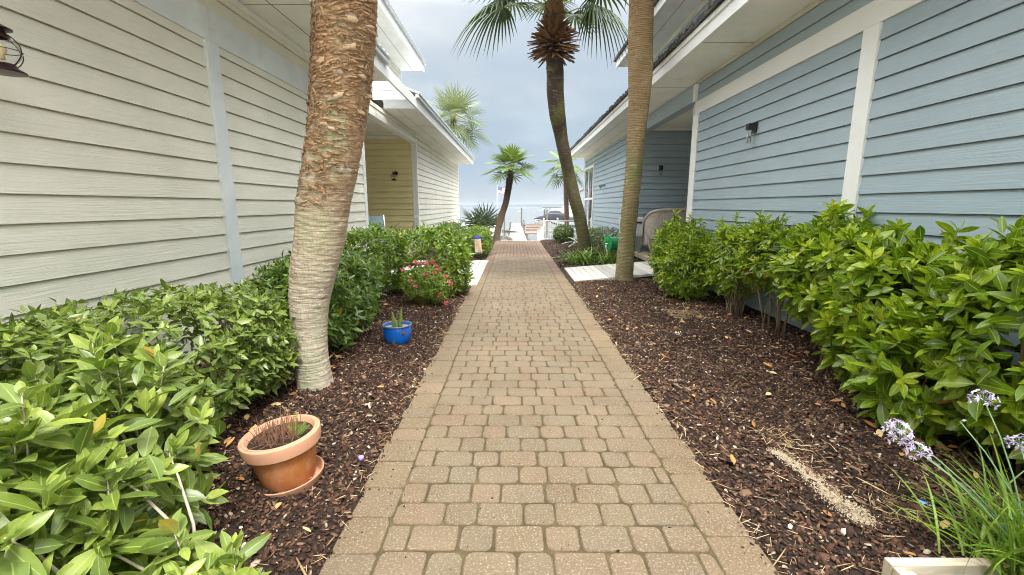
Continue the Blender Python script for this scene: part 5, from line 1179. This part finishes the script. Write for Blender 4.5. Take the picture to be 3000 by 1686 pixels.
m = MB(); m.tube([(4.1, 51, .7), (4.3, 51, 1.15), (5.2, 51, 1.2), (6, 51, .9)], .06, 8); m.obox((5, 51, 1.0), (1.6, .9, .4), Matrix.Rotation(.1, 3, 'Y')); m.obj('cabin', m_hull, th, bevel=.08)
# left: small white boats, lifts and a neighbour's dock
th = thing('neighbour_dock', 'weathered neighbouring dock with grey piles left of the pier', 'dock', (-1.6, 40, -1.2))
bx('deck', m_pile, th, (-6, -1.15, 39, 41.4, -1.02, -.92), (-2.3, -1.0, 36, 39, -1.02, -.92))
for xx, yy, zz_ in ((-1.15, 36.4, .30), (-1.15, 39, .25), (-2.2, 39, .45), (-1.75, 44, .5), (-3.2, 41, .3), (-4.6, 41, .3), (-1.05, 47, .4)): pilew(xx, yy, -2.8, zz_, .09, th)
m = MB(); m.tube([(-2.2, 39, .42), (-1.1, 39, .35), (-1.1, 47, .38)], .05, 6); m.tube([(-1.1, 39, .0), (-1.15, 36.4, -.7)], .04, 6); m.tube([(-2.2, 39, -.05), (-1.1, 39, -.12)], .05, 6); m.obj('crossbars', m_pile, th)
boat((-4.6, 37.2, -1.1), 'small white skiff at the neighbouring dock left of the pier', 3.6, 1.3, rot=R(-4), cover=False)
# flag
th = thing('flagpole', 'thin pole flying a stars and stripes flag left of the small palm', 'flagpole', (-1.75, 45.3, -1.2)); m = MB(); m.tube([(-1.75, 45.3, -2.5), (-1.72, 45.3, 3.5)], [.025, .014], 8); m.lathe([(0, .05), (.04, 0), (0, -.05)], 8, (-1.72, 45.3, 3.53)); m.obj('pole', m_chrome, th, smooth=True)
fm = MB(); Fw, Fh = 1.15, .66; rr = random.Random(1)
def fp(u, v, o_=0): return (-1.70 + Fw * u, 45.3 + .06 * math.sin(u * 9) * u + o_, 3.38 - Fh * (1 - v) - .18 * u ** 1.3 + .02 * math.sin(u * 9 + v))
for s in range(13):
    fm.cur = s % 2
    for i in range(10):
        u0, u1 = i / 10, (i + 1) / 10; v0, v1 = 1 - (s + 1) / 13, 1 - s / 13
        if u1 <= .41 and s < 7: fm.cur = 2
        else: fm.cur = s % 2
        fm.add([fp(u0, v0), fp(u1, v0), fp(u1, v1), fp(u0, v1)], [(0, 1, 2, 3)])
fm.cur = 1
for r_ in range(9):
    for c_2 in range(6 - r_ % 2):
        u = .035 + (c_2 + .5 * (r_ % 2)) * .066; v = 1 - .03 - r_ * .058; p = Vector(fp(u, v, -.004)); q = []
        for k in range(10): a = math.pi / 2 + k * math.pi / 5; rd = .018 if k % 2 == 0 else .008; q.append(p + Vector((math.cos(a) * rd, 0, math.sin(a) * rd)))
        fm.add(q, [tuple(range(10))])
fm.obj('flag_cloth', [paint('flag_red', (.50, .045, .07), .8), paint('flag_white', (.75, .75, .75), .8), paint('flag_blue', (.03, .05, .20), .8)], th)
# pale boulders under the small palm
for i, (xx, yy, s_) in enumerate(((-.62, 20.6, .30), (-.95, 20.9, .36), (-.40, 21.4, .30), (-1.3, 20.7, .28))):
    bmm = bmesh.new(); bmesh.ops.create_icosphere(bmm, subdivisions=4, radius=s_)
    for v in bmm.verts: v.co *= 1 + .35 * noise.noise(v.co * 3 + Vector((i * 7, 0, 0))) + .06 * noise.noise(v.co * 14); v.co.z *= .7; v.co += Vector((xx, yy, -.10))
    mm_ = bpy.data.meshes.new('boulder'); bmm.to_mesh(mm_); mm_.materials.append(m_spill if False else m_conc); mm_.polygons.foreach_set('use_smooth', [True] * len(mm_.polygons)); o = link('boulder', mm_)
    tag(o, ['pale boulder nearest the path end under the small palm', 'pale boulder behind the trunk foot of the small palm', 'pale boulder beside the steps to the pier', 'pale boulder left of the small palm'][i], 'boulder', 'pale boulders by the steps')

# ================================================================ AIR over the bay
hz = bpy.data.materials.new('humid_air'); hz.use_nodes = True; ht = hz.node_tree; ht.nodes.remove(ht.nodes['Principled BSDF'])
pv_ = ht.nodes.new('ShaderNodeVolumePrincipled'); pv_.inputs['Color'].default_value = (.58, .65, .76, 1); pv_.inputs['Density'].default_value = .00030; pv_.inputs['Anisotropy'].default_value = 0
ht.links.new(pv_.outputs[0], ht.nodes['Material Output'].inputs['Volume'])
m = MB(); m.box(-2450, 2450, -70, 2450, -4.5, 14); o = m.obj('haze', hz); o['kind'] = 'stuff'
